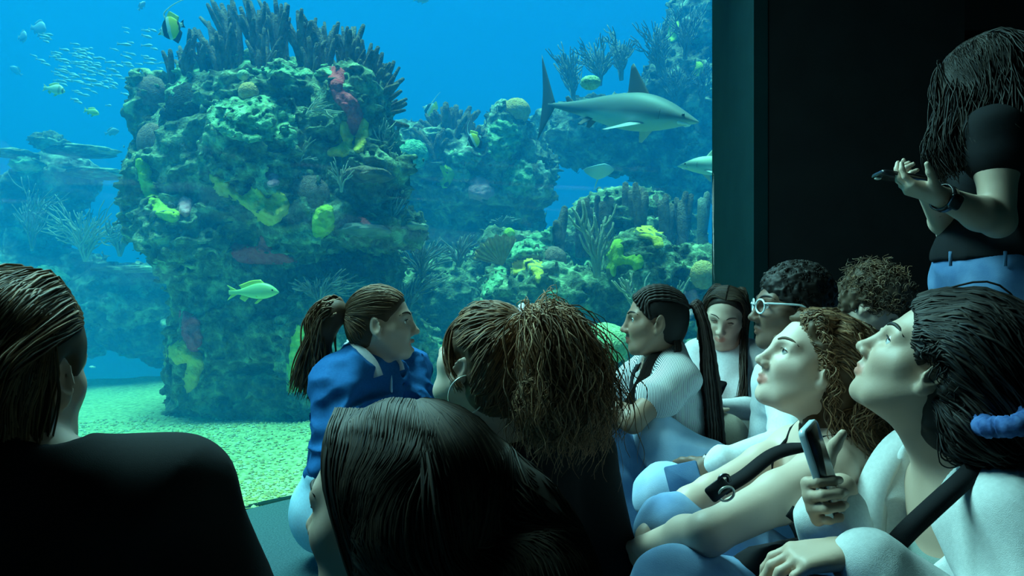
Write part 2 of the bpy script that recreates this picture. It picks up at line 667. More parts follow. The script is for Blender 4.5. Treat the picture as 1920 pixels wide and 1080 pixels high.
m_dark = mat('dark_algae_coral', (0.035, 0.04, 0.03), 0.95, (0.09, 0.10, 0.07), 36, 4, 1.0, 90, spec=0.05)
m_braingreen = mat('green_brain_coral', (0.10, 0.34, 0.18), 0.9, (0.42, 0.75, 0.42), 30, 3, 1.0, 60, spec=0.05)
m_palegrn = mat('pale_brain_coral', (0.45, 0.58, 0.28), 0.9, (0.70, 0.82, 0.45), 40, 3, 1.0, 80, spec=0.05)
m_yellow = mat('yellow_sponge', (0.90, 0.56, 0.06), 0.85, (1.0, 0.74, 0.12), 26, 3, 0.7, 55, spec=0.05)
m_lime = mat('lime_sponge', (0.50, 0.62, 0.05), 0.85, (0.66, 0.80, 0.10), 26, 3, 0.7, 55, spec=0.05)
m_red = mat('red_sponge', (0.88, 0.07, 0.09), 0.9, (1.0, 0.16, 0.16), 24, 3, 0.7, 55, spec=0.05)
m_pink = mat('pink_sponge', (0.85, 0.30, 0.36), 0.9, (0.95, 0.48, 0.5), 24, 3, 0.7, 55, spec=0.05)


def rough(a=1.0, fine=1.0, seed=0.0):
    def post(P, d):
        Q = P + seed
        d = d + a * (0.13 * fbm(Q * 1.6, 2) + 0.045 * vnoise(Q * 5.1))
        r = 1 - np.abs(vnoise(Q * A(8.5, 8.5, 11) + 20)) * 2
        d = d - fine * 0.030 * np.clip(r, 0, 1) ** 2
        r2 = np.abs(vnoise(Q * A(15, 15, 20) + 5))
        d = d + fine * (0.034 * (0.3 - r2) + 0.013 * vnoise(Q * 31 + 9))
        d = d + fine * 0.10 * np.clip(vnoise(Q * A(6.5, 6.5, 9) + 41) - 0.32, 0, 1)
        return d
    return post


ROCKS = {}


def rock(name, label, prims, h, m, a=1.0, fine=1.0, seed=0.0, group=None):
    s = SDF()
    for c, r in prims:
        s.ell(c, r, k=0.10)
    s.post = rough(a, fine, seed)
    lo, hi = s.bounds(0.12)
    lo[2] = max(lo[2], -2.1)
    lo[1] = max(lo[1], 0.3)
    lo[0], hi[0] = max(lo[0], -9.1), min(hi[0], 5.95)
    hi[1] = min(hi[1], 12.95)
    V, Q = nets(s.ev, lo, hi, h, 4, 0.16 * a)
    base = A((lo[0] + hi[0]) / 2, (lo[1] + hi[1]) / 2, max(lo[2], -0.1))
    o = obj(name, (V, Q), m, None, True, origin=base)
    tag(o, label, 'rock', group)
    thin_out(o, .34)
    tri = np.concatenate([Q[:, :3], Q[:, [0, 2, 3]]])
    b = BVHTree.FromPolygons([tuple(v) for v in V.tolist()], [tuple(t) for t in Q.tolist()])
    o_b = (o, b)
    ROCKS[label] = o_b
    return o_b


def hit(bvh, px, py, Y=None):
    d = nrm(W(px, py, 1.0) - A(0, 0, EYE))
    p, n, i, t = bvh.ray_cast(Vector((0, 0, EYE)), Vector(d))
    if p is None:
        return W(px, py, Y or 6.0), A(0, -1, 0)
    return np.array(p), np.array(n)


def poly_sd(P, poly):
    """signed distance to a closed polygon, positive inside"""
    d = np.full(len(P), 1e9)
    ins = np.zeros(len(P), bool)
    n = len(poly)
    for i in range(n):
        a, b = poly[i], poly[(i + 1) % n]
        e = b - a
        t = np.clip(((P - a) @ e) / (e @ e + 1e-9), 0, 1)
        d = np.minimum(d, np.linalg.norm(P - a - t[:, None] * e, axis=1))
        c = (a[1] > P[:, 1]) != (b[1] > P[:, 1])
        xx = a[0] + (P[:, 1] - a[1]) / (b[1] - a[1] + 1e-12) * e[0]
        ins ^= c & (P[:, 0] < xx)
    return np.where(ins, d, -d)


def patch(rk, poly, m, label, name='encrusting_sponge', th=0.035, step=3.0):
    """a crust that follows the rock it grows on"""
    o, b = rk
    pl = np.asarray(poly, float)
    pl = spline(np.concatenate([pl[-2:], pl, pl[:3]]), 12 * (len(pl) + 5))[12 * 2:-12 * 2]
    lo, hi = pl.min(0) - 8, pl.max(0) + 8
    nx, ny = int((hi[0] - lo[0]) / step) + 1, int((hi[1] - lo[1]) / step) + 1
    gx, gy = np.meshgrid(lo[0] + np.arange(nx) * step, lo[1] + np.arange(ny) * step, indexing='ij')
    g = np.stack([gx.ravel(), gy.ravel()], 1)
    wob = np.stack([g[:, 0] * .09, g[:, 1] * .09, np.full(len(g), th * 100)], 1)
    sd = poly_sd(g, pl) + 3.2 * vnoise(wob) + 1.5 * vnoise(wob * 2.7)
    T = np.full(len(g), np.nan)
    org = Vector((0, 0, EYE))
    D = np.stack([(g[:, 0] - 960) / F, np.ones(len(g)), -(g[:, 1] - 540) / F], 1)
    for i in np.nonzero(sd > -step * 2.5)[0]:
        p, n, _, t = b.ray_cast(org, Vector(D[i]))
        if p is not None:
            T[i] = p[1]
    med = np.nanmedian(T)
    T = np.where(np.isnan(T), med, T)
    T = np.clip(T, med - 0.35, med + 0.35).reshape(nx, ny)
    for _ in range(5):
        q = np.pad(T, 1, mode='edge')
        T = (q[1:-1, 1:-1] * 2 + q[:-2, 1:-1] + q[2:, 1:-1] + q[1:-1, :-2] + q[1:-1, 2:]) / 6
    e = np.clip(sd / 9, -1, 1).reshape(nx, ny)
    lift = np.where(e > 0, np.sqrt(np.clip(e, 0, 1)), e * 2.5) * th
    lift = lift + np.where(e > 0, 1.3 if m is m_green else 0.35, 0) * th * vnoise(np.stack([g[:, 0] * .16, g[:, 1] * .2, g[:, 0] * 0], 1)).reshape(nx, ny)
    T = T - lift - 0.01
    V = np.stack([D[:, 0] * T.ravel(), T.ravel(), EYE + D[:, 2] * T.ravel()], 1)
    back = V + D * 0.12
    keep = (sd > -step * 1.5).reshape(nx, ny)
    c = keep[:-1, :-1] & keep[1:, :-1] & keep[1:, 1:] & keep[:-1, 1:]
    ij = np.argwhere(c)
    a0 = ij[:, 0] * ny + ij[:, 1]
    q = np.stack([a0, a0 + 1, a0 + ny + 1, a0 + ny], 1)
    # closed body: front, back and the rim between them
    cnt = {}
    for f in q.tolist():
        for u, v in zip(f, f[1:] + f[:1]):
            if (v, u) in cnt:
                del cnt[(v, u)]
            else:
                cnt[(u, v)] = 1
    N = len(V)
    rim = np.array([(v, u, u + N, v + N) for u, v in cnt]) if cnt else np.zeros((0, 4), int)
    fq = np.concatenate([q, q[:, ::-1] + N, rim])
    used = np.unique(fq)
    mp = np.zeros(2 * N, int)
    mp[used] = np.arange(len(used))
    pc = obj(name, (np.concatenate([V, back])[used], mp[fq]), m, o, True)
    if label:
        pc['label'] = label
    return pc


def blob_mesh(c, r, amp=0.12, freq=3.0, nu=28, nv=18, seed=0.0, flat=False):
    V, q = uvs((0, 0, 0), (1, 1, 1), None, nu, nv)
    n = fbm(V * freq + seed, 3)
    V = V * (1 + amp * n)[:, None] * np.asarray(r)
    return V + np.asarray(c), q


def dome(name, label, p, r, m, cat='coral', amp=0.07, freq=5, seed=0.0, group=None):
    o = obj(name, blob_mesh(p, r, amp, freq, 36, 24, seed), m, None, True, origin=np.asarray(p) - A(0, 0, r[2]))
    return tag(o, label, cat, group)


def ppm(Y):
    return Y / F


def on_rock(rk, px, py, rx, ry, m, name, label, depth=0.8, sink=0.35, amp=0.06, freq=6, cat='coral'):
    """dome coral at a pixel, sunk partly into the rock it grows on"""
    p, n = hit(rk[1], px, py)
    s = ppm(p[1])
    c = W(px, py, p[1] + rx * s * depth * sink)
    return dome(name, label, c, (rx * s, rx * s * depth, ry * s), m, cat, amp, freq, seed=px * .1)


def finger_coral(label, base, tips, rpx, Y, m=m_finger, name='finger_coral', dep=0.25, part='finger', bend=0.25, group=None, cat='coral'):
    bp = W(*base, Y)
    root = empty(name, bp, label, cat, group)
    s = ppm(Y)
    for tx, ty in tips:
        ty += rnd.uniform(-3, 14)
        dy = rnd.uniform(-dep, dep)
        t = W(tx, ty, Y + dy)
        b = bp + A(rnd.uniform(-.5, .5) * rpx * 3 * s + (t - bp)[0] * 0.18, rnd.uniform(-.06, .06) + dy * .3, -0.05)
        mid = (b + t) / 2 + A((bp[0] - t[0]) * bend * .5, 0, abs(t[0] - bp[0]) * bend * .3)
        path = spline([b, mid, t], 9)
        path = path + 0.006 * np.stack([vnoise(path * 9 + 3), vnoise(path * 9 + 13), vnoise(path * 9 + 23)], 1)
        r = rpx * s * rnd.uniform(.75, 1.15) * np.array([.75, .9, 1, 1.05, 1.1, 1.1, 1.05, .95, .7])
        V, q = tube(path, r, 8)
        V = V + (0.22 * rpx * s * vnoise(V * 34 + tx))[:, None] * nrm(A(1, -1, .6))
        obj(part, (V, q), m, root, True)
    return root


def fan_tips(x0, y0, x1, y1, n, jit=7):
    return [(x0 + (x1 - x0) * i / max(n - 1, 1) + rnd.uniform(-jit, jit) * .6, y0 + (y1 - y0) * i / max(n - 1, 1) + rnd.uniform(-jit, jit * 1.6)) for i in range(n)]


def gorgonian(label, base, Y, tipx, tipy, n, rpx, m, name='branching_coral', levels=2, seed=0, cat='coral', parts=False, dep=0.2, group=None):
    """bush of forking branches from one foot towards the listed extent"""
    R = random.Random(seed + int(base[0]))
    bp = W(*base, Y)
    s = ppm(Y)
    root = None
    mb = MB()
    if parts:
        root = empty(name, bp, label, cat, group)
    (xa, xb), (ya, yb) = tipx, tipy
    for i in range(n):
        if parts:
            mb = MB()
        f = (i + .5) / n
        tx = xa + (xb - xa) * f + R.uniform(-6, 6)
        ty = ya + (yb - ya) * R.random()
        t = W(tx, ty, Y + R.uniform(-dep, dep))
        L = np.linalg.norm(t - bp)
        mid = bp + (t - bp) * .5 + A(-(t - bp)[0] * .18, R.uniform(-.03, .03), abs(t[0] - bp[0]) * .1)
        path = spline([bp + A(R.uniform(-1, 1), R.uniform(-1, 1), 0) * rpx * s, mid, t], 12)
        path += 0.05 * L * np.stack([vnoise(path * 5 / max(L, .2)), vnoise(path * 5 / max(L, .2) + 9), vnoise(path * 5 / max(L, .2) + 19)], 1) * np.linspace(0, 1, 12)[:, None]
        mb.tube(path, rpx * s * np.linspace(1.1, .55, 12), 5)
        for l in range(levels * 2):
            k = R.randint(3, 9)
            d = nrm(path[k + 1] - path[k])
            side = nrm(np.cross(d, A(0, 1, 0)) * R.choice((-1, 1)) + A(0, R.uniform(-.5, .5), .35))
            ln = L * R.uniform(.2, .4)
            q = spline([path[k], path[k] + d * ln * .35 + side * ln * .3, path[k] + d * ln * .9 + side * ln * .42], 7)
            mb.tube(q, rpx * s * np.linspace(.8, .45, 7), 4)
            if levels > 2:
                k2 = 3
                q2 = spline([q[k2], q[k2] + d * ln * .3 - side * ln * .12, q[k2] + d * ln * .55 - side * ln * .1], 5)
                mb.tube(q2, rpx * s * np.linspace(.6, .4, 5), 4)
        if parts:
            obj('branch', mb, m, root, True)
    if parts:
        return root
    o = obj(name, mb, m, None, True, origin=bp)
    return tag(o, label, cat, group)


# ------------------------------------------------------------------ the big pillar
pillar = rock('reef_rock', 'tall coral-crusted reef pillar rising from the sand behind the guide', [
    (W(495, 312, 5.60), (0.86, 0.70, 0.60)), (W(515, 212, 5.55), (0.68, 0.55, 0.22)), (W(312, 360, 5.55), (0.20, 0.42, 0.52)),
    (W(278, 235, 5.5), (0.10, 0.2, 0.34)), (W(475, 275, 5.0), (0.30, 0.26, 0.28)), (W(400, 440, 5.35), (0.45, 0.45, 0.36)),
    (W(560, 400, 5.25), (0.50, 0.40, 0.32)), (W(690, 300, 5.55), (0.22, 0.40, 0.5)), (W(645, 228, 5.35), (0.26, 0.34, 0.30)), (W(525, 140, 5.85), (0.66, 0.22, 0.13)),
    (W(700, 430, 5.45), (0.34, 0.40, 0.13)), (W(470, 600, 5.65), (0.55, 0.55, 0.75)), (W(395, 690, 5.45), (0.25, 0.35, 0.60)),
    (W(660, 500, 6.1), (0.40, 0.3, 0.34)), (W(640, 660, 5.35), (0.52, 0.42, 0.52)), (W(520, 760, 5.55), (0.70, 0.45, 0.35)), (W(740, 700, 5.7), (0.42, 0.5, 0.5)), (W(690, 340, 5.3), (0.24, 0.28, .10))],
    0.0135, m_rock, 0.6, 1.7, 0.0)
patch(pillar, [(395, 328), (430, 345), (452, 368), (480, 348), (500, 372), (522, 358), (541, 378), (536, 400), (515, 421), (490, 416), (470, 395), (440, 375), (408, 360)], m_yellow, 'broad olive yellow sponge crust across the middle of the pillar')
patch(pillar, [(255, 298), (276, 308), (286, 345), (305, 380), (336, 400), (330, 415), (296, 406), (275, 370), (260, 335)], m_lime, 'lime sponge crust running down the left side of the pillar')
patch(pillar, [(641, 228), (657, 240), (661, 266), (650, 292), (618, 292), (614, 284), (634, 264)], m_yellow, None)
patch(pillar, [(676, 226), (689, 229), (681, 280), (665, 284), (666, 262)], m_yellow, None)
patch(pillar, [(588, 398), (612, 384), (626, 400), (622, 430), (601, 446), (588, 440)], m_lime, None)
patch(pillar, [(314, 652), (345, 640), (356, 656), (376, 664), (381, 686), (366, 725), (350, 736), (346, 705), (350, 682), (324, 680)], m_yellow, None)
patch(pillar, [(562, 610), (582, 630), (575, 660), (560, 690), (572, 728), (545, 736), (539, 700), (545, 650)], m_lime, None)
patch(pillar, [(618, 130), (645, 133), (642, 165), (666, 185), (679, 212), (671, 246), (655, 250), (648, 212), (625, 182)], m_red, 'red sponge streak on the upper right of the pillar')
patch(pillar, [(438, 456), (478, 462), (490, 444), (512, 470), (556, 490), (470, 494), (438, 482)], m_red, 'dull red sponge under the overhang')
patch(pillar, [(503, 322), (522, 328), (522, 346), (503, 348)], m_pink, None)
patch(pillar, [(340, 372), (359, 375), (352, 406), (338, 398)], m_pink, None)
patch(pillar, [(338, 588), (372, 600), (374, 650), (352, 656)], m_red, None)
patch(pillar, [(400, 195), (470, 180), (530, 195), (556, 240), (552, 275), (520, 262), (470, 268), (420, 252), (392, 225)], m_green, 'pale green crust on the brow of the pillar', 'encrusting_coral', 0.02)
patch(pillar, [(345, 112), (420, 104), (520, 118), (600, 122), (650, 140), (600, 142), (520, 140), (430, 132), (360, 145), (325, 190), (318, 160)], m_green, None, 'encrusting_coral', 0.02)

on_rock(pillar, 283, 178, 30, 36, m_brown, 'dome_coral', 'brown upright dome coral at the top left of the pillar', .8, .1)
on_rock(pillar, 287, 268, 31, 37, m_brown, 'dome_coral', 'round red-brown dome coral below another on the pillar flank', .6, .4)
on_rock(pillar, 350, 205, 38, 46, m_dark, 'dome_coral', 'fuzzy dark dome coral beside the pale green brow', .6, .5, .12, 9)
on_rock(pillar, 578, 366, 40, 38, m_brown, 'dome_coral', 'flat dark brown disc coral right of the olive sponge', .4, .8)
on_rock(pillar, 466, 173, 19, 19, m_tan, 'dome_coral', 'small tan ball coral on top of the green brow', .9, .2)
on_rock(pillar, 456, 141, 11, 10, m_palegrn, 'cup_coral', 'small pale cup coral under the crown, left of its twin', .9, .1)
on_rock(pillar, 508, 141, 10, 10, m_palegrn, 'cup_coral', 'small pale ring coral under the crown, right of its twin', .9, .1)
on_rock(pillar, 690, 330, 46, 15, m_finger, 'plate_coral', 'brown plate coral ledge under the yellow sponges', 1.3, .2, .15, 3)
on_rock(pillar, 685, 432, 48, 13, m_gorg, 'plate_coral', 'grey plate coral shelf low on the right of the pillar', 1.4, .2, .15, 3)
on_rock(pillar, 770, 425, 34, 9, m_gorg_pale, 'plate_coral', 'small pale plate coral at the tip of the shelf', 1.4, .2, .15, 3)

# crown of finger corals
crown = [((352, 150), (330, 100, 372, 62), 7, 'finger coral clump at the left edge of the crown, behind the striped fish'),
         ((398, 135), (356, 68, 404, 44), 7, 'broad dark finger coral clump left in the crown'),
         ((448, 125), (386, 14, 440, -4), 9, 'tallest finger coral clump of the crown, leaning left'),
         ((486, 122), (444, 4, 500, 14), 8, 'finger coral clump right of the tallest one'),
         ((528, 125), (488, 6, 548, 16), 9, 'upright finger coral clump at the middle of the crown'),
         ((572, 128), (536, 18, 592, 42), 8, 'finger coral clump with blunt tips, just right of the middle'),
         ((612, 132), (576, 40, 632, 48), 8, 'finger coral clump above the red sponge'),
         ((650, 140), (624, 48, 674, 62), 8, 'finger coral clump fanning right of the red sponge'),
         ((682, 155), (664, 58, 714, 98), 8, 'finger coral clump where the crown turns down'),
         ((700, 185), (704, 108, 750, 134), 8, 'finger coral clump leaning right over the crown edge'),
         ((692, 225), (740, 142, 758, 196), 8, 'lowest finger coral clump, pointing out to the right')]
for i, (b, t, n, lb) in enumerate(crown):
    finger_coral(lb, b, fan_tips(*t, n + 7, 17), 4.8, 5.5, dep=0.3)
front_row = [((420, 150), (386, 66, 446, 58), 7, 'short finger coral tuft in front of the tallest clump'),
             ((500, 150), (466, 58, 528, 66), 7, 'short finger coral tuft in front of the middle clump'),
             ((590, 150), (548, 66, 618, 84), 8, 'short finger coral tuft above the cup corals'),
             ((656, 165), (626, 84, 690, 112), 7, 'short finger coral tuft above the red streak')]
for b, t, n, lb in front_row:
    finger_coral(lb, b, fan_tips(*t, n + 3, 15), 4.4, 5.3, dep=0.14)
tag_tall = finger_coral('lone bent finger coral at the left rim of the pillar', (330, 160), [(318, 82), (304, 92)], 5, 5.3, dep=.05)

for (b, Y, tx, ty, n, r, lb) in [
        ((575, 215), 4.85, (590, 648), (176, 214), 7, 1.8, 'wiry grey sea whip right of the green brow'),
        ((560, 310), 4.95, (545, 600), (262, 300), 6, 1.6, 'small sea whip above the brown disc coral'),
        ((640, 360), 4.9, (612, 668), (300, 345), 6, 1.8, 'small sea whip under the yellow sponge'),
        ((735, 428), 5.1, (726, 782), (360, 410), 8, 2.0, 'pale forked sea whip on the grey shelf'),
        ((745, 340), 5.2, (722, 768), (270, 330), 8, 1.8, 'feathery sea whip on the right edge of the pillar'),
        ((715, 300), 5.2, (700, 752), (235, 290), 7, 1.8, 'thin sea whip below the crown at right')]:
    gorgonian(lb, b, Y, tx, ty, n, r, m_gorg_pale, 'sea_whip', 2, 3, dep=.1)

# ------------------------------------------------------------------ middle rock
mid = rock('reef_rock', 'overhanging reef ledge in the middle distance behind the curly ponytail', [
    (W(880, 310, 7.5), (0.85, 0.6, 0.32)), (W(790, 300, 7.3), (0.36, 0.4, 0.30)), (W(945, 285, 7.3), (0.24, 0.4, 0.40)), (W(985, 350, 7.3), (0.26, 0.4, 0.28)),
    (W(880, 365, 7.4), (0.50, 0.45, 0.22)), (W(760, 260, 7.7), (0.3, 0.35, 0.12)), (W(860, 420, 8.2), (0.9, 0.6, 0.6)), (W(800, 560, 8.3), (1.1, 0.6, 0.9))],
    0.019, m_rock2, 0.7, 1.9, 3.0)
finger_coral('dense finger coral thicket on the middle ledge', (840, 285), fan_tips(764, 232, 832, 190, 10) + fan_tips(826, 196, 900, 206, 10), 6.0, 7.25, dep=.2)
finger_coral('shorter finger coral thicket in front of the ledge thicket', (815, 300), fan_tips(770, 250, 842, 236, 9), 5.2, 6.95, dep=.12)
finger_coral('finger coral tuft behind the striped fish on the ledge', (885, 290), fan_tips(862, 214, 905, 226, 7), 5.6, 7.1, dep=.12)
on_rock(mid, 775, 290, 30, 29, m_braingreen, 'brain_coral', 'green brain coral on the left end of the middle ledge', .9, .3)
on_rock(mid, 742, 262, 16, 14, m_palegrn, 'brain_coral', 'small yellowish brain coral left of the green one on the ledge', .9, .3)
on_rock(mid, 968, 208, 26, 24, m_tan, 'dome_coral', 'tan ball coral perched on top of the middle ledge', .9, -.2)
on_rock(mid, 862, 330, 20, 18, m_palegrn, 'brain_coral', 'pale round coral between yellow and pink sponges on the ledge', .6, .4)
patch(mid, [(920, 235), (950, 226), (975, 250), (962, 290), (925, 300), (916, 265)], m_green, 'pale green crust under the tan ball coral', 'encrusting_coral', .03)
patch(mid, [(955, 310), (990, 305), (1000, 345), (975, 370), (945, 355)], m_green, None, 'encrusting_coral', .03)
patch(mid, [(850, 285), (895, 290), (890, 312), (850, 308)], m_green, None, 'encrusting_coral', .03)
patch(mid, [(825, 308), (846, 315), (850, 332), (836, 352), (820, 345), (832, 330)], m_lime, 'yellow green sponge on the middle ledge')
patch(mid, [(885, 335), (905, 332), (925, 356), (918, 372), (880, 370)], m_pink, 'pink sponge on the middle ledge')
gorgonian('thin twiggy coral beside the tan ball', (938, 235), 7.3, (908, 945), (196, 222), 6, 1.6, m_gorg, 'sea_whip', 2, 5, dep=.1)

# ------------------------------------------------------------------ right reef
right = rock('reef_rock', 'low reef mound at the right of the window behind the braided girl', [
    (W(1050, 560, 5.9), (0.46, 0.42, 0.34)), (W(1190, 520, 5.9), (0.32, 0.40, 0.34)), (W(1300, 520, 6.0), (0.22, 0.42, 0.26)), (W(1000, 490, 6.2), (0.30, 0.3, 0.16)),
    (W(940, 560, 6.1), (0.22, 0.35, 0.32)), (W(945, 462, 6.4), (0.22, 0.25, 0.12)), (W(1130, 650, 6.1), (0.9, 0.5, 0.34)), (W(1290, 640, 6.0), (0.45, 0.5, 0.4)), (W(840, 560, 6.6), (0.5, 0.45, 0.42)), (W(860, 690, 6.4), (0.6, 0.5, 0.3)), (W(1180, 440, 6.9), (0.7, 0.4, 0.4))],
    0.0165, m_rock, 0.6, 1.5, 9.0)
patch(right, [(948, 462), (985, 448), (1030, 430), (1045, 436), (1042, 462), (990, 478), (955, 492), (942, 484)], m_green, 'bright green crust on the left shoulder of the mound', 'encrusting_coral', .04)
patch(right, [(1080, 452), (1110, 458), (1122, 490), (1100, 500), (1075, 475)], m_green, None, 'encrusting_coral', .03)
patch(right, [(915, 520), (940, 498), (950, 505), (930, 545), (905, 552)], m_green, None, 'encrusting_coral', .03)
patch(right, [(1145, 455), (1165, 452), (1170, 480), (1200, 478), (1205, 500), (1190, 508), (1180, 495), (1158, 498), (1150, 518), (1142, 500)], m_lime, 'lime sponge sprawling over the right dome of the mound')
patch(right, [(1190, 432), (1215, 425), (1240, 440), (1245, 462), (1228, 465), (1222, 450), (1200, 445)], m_yellow, 'yellow sponge on top of the right dome')
patch(right, [(965, 495), (1010, 490), (1016, 510), (1008, 530), (990, 505), (962, 515)], m_yellow, 'yellow sponge left of the brown ball on the mound')
patch(right, [(1280, 550), (1305, 545), (1310, 570), (1295, 600), (1285, 575)], m_pink, 'pink sponge low beside the column')
patch(right, [(1140, 680), (1165, 676), (1168, 695), (1145, 698)], m_pink, None)
on_rock(right, 1037, 484, 25, 22, m_brown, 'dome_coral', 'brown ball coral on the front of the mound', .8, .2)
on_rock(right, 1318, 515, 24, 27, m_tan, 'dome_coral', 'tan ball coral against the window edge by the column', .8, .1)
b0 = W(1134, 645, 4.75)
dome('brain_coral', 'large pale yellow-green brain coral resting on a dark boulder by the braided girl', b0, (0.16, 0.15, 0.135), m_palegrn, amp=.04)
dome('boulder', 'dark rounded boulder under the pale brain coral', W(1140, 745, 4.95), (0.30, 0.24, 0.27), m_rock, 'rock', .15, 3)
# ridged fan sponge
fan = MB()
fc = W(938, 498, 5.7)
rr = np.linspace(0.02, 1, 14)
th = np.linspace(math.radians(62), math.radians(168), 60)
rad = 0.23 * (1 + 0.04 * np.sin(th * 22))
X = fc[0] + np.outer(rr, rad * np.cos(th)) + .02
Zf = fc[2] + np.outer(rr, rad * np.sin(th))
Yf = fc[1] + 0.018 * np.sin(th * 34)[None] * rr[:, None] - 0.05 * rr[:, None] ** 2
V0 = np.stack([X, Yf, Zf], -1).reshape(-1, 3)
V1 = V0 + A(0, 0.025, 0)
k = (np.arange(13)[:, None] * 60 + np.arange(59)[None]).ravel()
qf = np.stack([k, k + 60, k + 61, k + 1], 1)
nV = len(V0)
rim = np.r_[np.arange(0, 14) * 60, 13 * 60 + np.arange(1, 60), (np.arange(12, -1, -1)) * 60 + 59]
qr = np.stack([rim[:-1], rim[:-1] + nV, rim[1:] + nV, rim[1:]], 1)
o = obj('fan_coral', (np.concatenate([V0, V1]), np.concatenate([qf[:, ::-1], qf + nV, qr])), m_tan, None, True, origin=fc)
tag(o, 'tan ridged fan coral at the left end of the mound', 'coral')
gorgonian('pale antler coral standing up from the middle of the mound', (1120, 520), 5.55, (1070, 1160), (385, 420), 6, 4.2, m_gorg_pale, 'antler_coral', 2, 8, parts=True, dep=.1)
# pillar corals: tall knobbly columns
for i, (x0, x1, yt, yb, Y, n, lb) in enumerate([
        (1040, 1062, 385, 470, 6.3, 3, 'short pillar coral cluster left of the antler coral'),
        (1085, 1110, 368, 470, 6.4, 3, 'pillar coral cluster behind the antler coral'),
        (1115, 1150, 352, 470, 6.4, 4, 'pillar coral cluster with the tallest thin column'),
        (1168, 1215, 330, 480, 6.5, 5, 'broad dark pillar coral cluster right of the tallest column'),
        (1215, 1262, 350, 480, 6.5, 5, 'broad dark pillar coral cluster under the second shark'),
        (1262, 1300, 355, 480, 6.5, 4, 'pillar coral cluster with pale speckled edges'),
        (1308, 1332, 362, 490, 6.1, 2, 'pale speckled pillar coral beside the column')]):
    finger_coral(lb, ((x0 + x1) / 2, yb), [(x0 + (x1 - x0) * (j + .5) / n, yt + rnd.uniform(0, 26)) for j in range(n)], 8.5, Y, m_gorg if i == 6 else m_finger, 'knob_coral', .12, 'column', .02)
for (b, Y, tx, ty, n, r, lb, mm) in [
        ((1010, 620), 5.0, (985, 1080), (560, 600), 7, 2.2, 'low forked coral behind the curly ponytail', m_gorg),
        ((1075, 660), 4.9, (1040, 1100), (590, 640), 7, 2.4, 'low forked coral left of the pale brain coral', m_gorg_pale),
        ((1195, 610), 5.2, (1160, 1215), (520, 560), 7, 3.2, 'spiky pale coral rising behind the braided hair', m_gorg_pale),
        ((1268, 590), 5.3, (1245, 1300), (500, 560), 5, 3.0, 'thin pale coral arm right of the braided hair', m_gorg_pale),
        ((790, 520), 5.9, (735, 850), (440, 490), 16, 2.2, 'bushy grey coral between pillar and mound', m_gorg),
        ((860, 500), 6.1, (820, 905), (440, 480), 12, 2.4, 'knobbly grey coral bush left of the fan coral', m_gorg),
        ((600, 575), 4.9, (540, 690), (512, 540), 20, 2.0, 'low bushy coral on the shelf above the guide', m_gorg),
        ((760, 600), 5.4, (700, 840), (510, 560), 20, 2.2, 'low bushy coral right of the guide', m_gorg),
        ((940, 425), 6.9, (915, 975), (405, 420), 6, 3, 'small knobbly coral in the shade under the ledge', m_gorg)]:
    gorgonian(lb, b, Y, tx, ty, n, r, mm, 'branching_coral', 2, 21, dep=.15)
on_rock(right, 955, 440, 11, 13, m_lime, 'dome_coral', 'small lime coral knob above the fan coral', .8, .2)

# ------------------------------------------------------------------ far right slope
slope = rock('reef_rock', 'hazy reef slope climbing behind the shark', [
    (W(1290, 240, 8.06), (0.756, 0.588, 0.840)), (W(1330, 60, 8.23), (0.462, 0.504, 0.756)), (W(1150, 250, 7.98), (0.798, 0.504, 0.378)), (W(1060, 230, 8.06), (0.336, 0.336, 0.210)), (W(1450, 200, 8.23), (1.008, 0.672, 1.344))],
    0.027, m_rock2, 0.8, 2.0, 17.0)
on_rock(slope, 1107, 155, 19, 13, m_palegrn, 'dome_coral', 'pale flat coral head behind the shark tail', 1, .1)
patch(slope, [(1258, 45), (1272, 45), (1270, 70), (1256, 78)], m_lime, None, step=2.5)
patch(slope, [(1302, 45), (1312, 60), (1310, 80), (1300, 70)], m_green, None, 'encrusting_coral', step=2.5)
patch(slope, [(1305, 118), (1318, 122), (1314, 142), (1302, 140)], m_lime, None, step=2.5)
for i, (b, tx, ty, n, lb) in enumerate([
        ((1075, 190), (1040, 1090), (100, 150), 12, 'hazy sea whip thicket above the shark tail'),
        ((1125, 160), (1080, 1160), (75, 115), 14, 'hazy sea whip thicket left of the dorsal fin'),
        ((1165, 150), (1130, 1190), (65, 100), 12, 'hazy sea whip thicket behind the dorsal fin'),
        ((1235, 140), (1195, 1265), (50, 90), 14, 'hazy sea whip thicket right of the dorsal fin'),
        ((1285, 110), (1255, 1325), (10, 60), 14, 'topmost hazy sea whip thicket by the window edge'),
        ((1265, 200), (1225, 1310), (110, 160), 16, 'hazy sea whip thicket above the shark nose'),
        ((1315, 200), (1290, 1340), (120, 170), 10, 'hazy sea whip thicket in front of the shark nose')]):
    gorgonian(lb, b, 7.5, tx, ty, n, 2.1, m_gorg, 'sea_whip', 3, 40 + i, dep=.4)

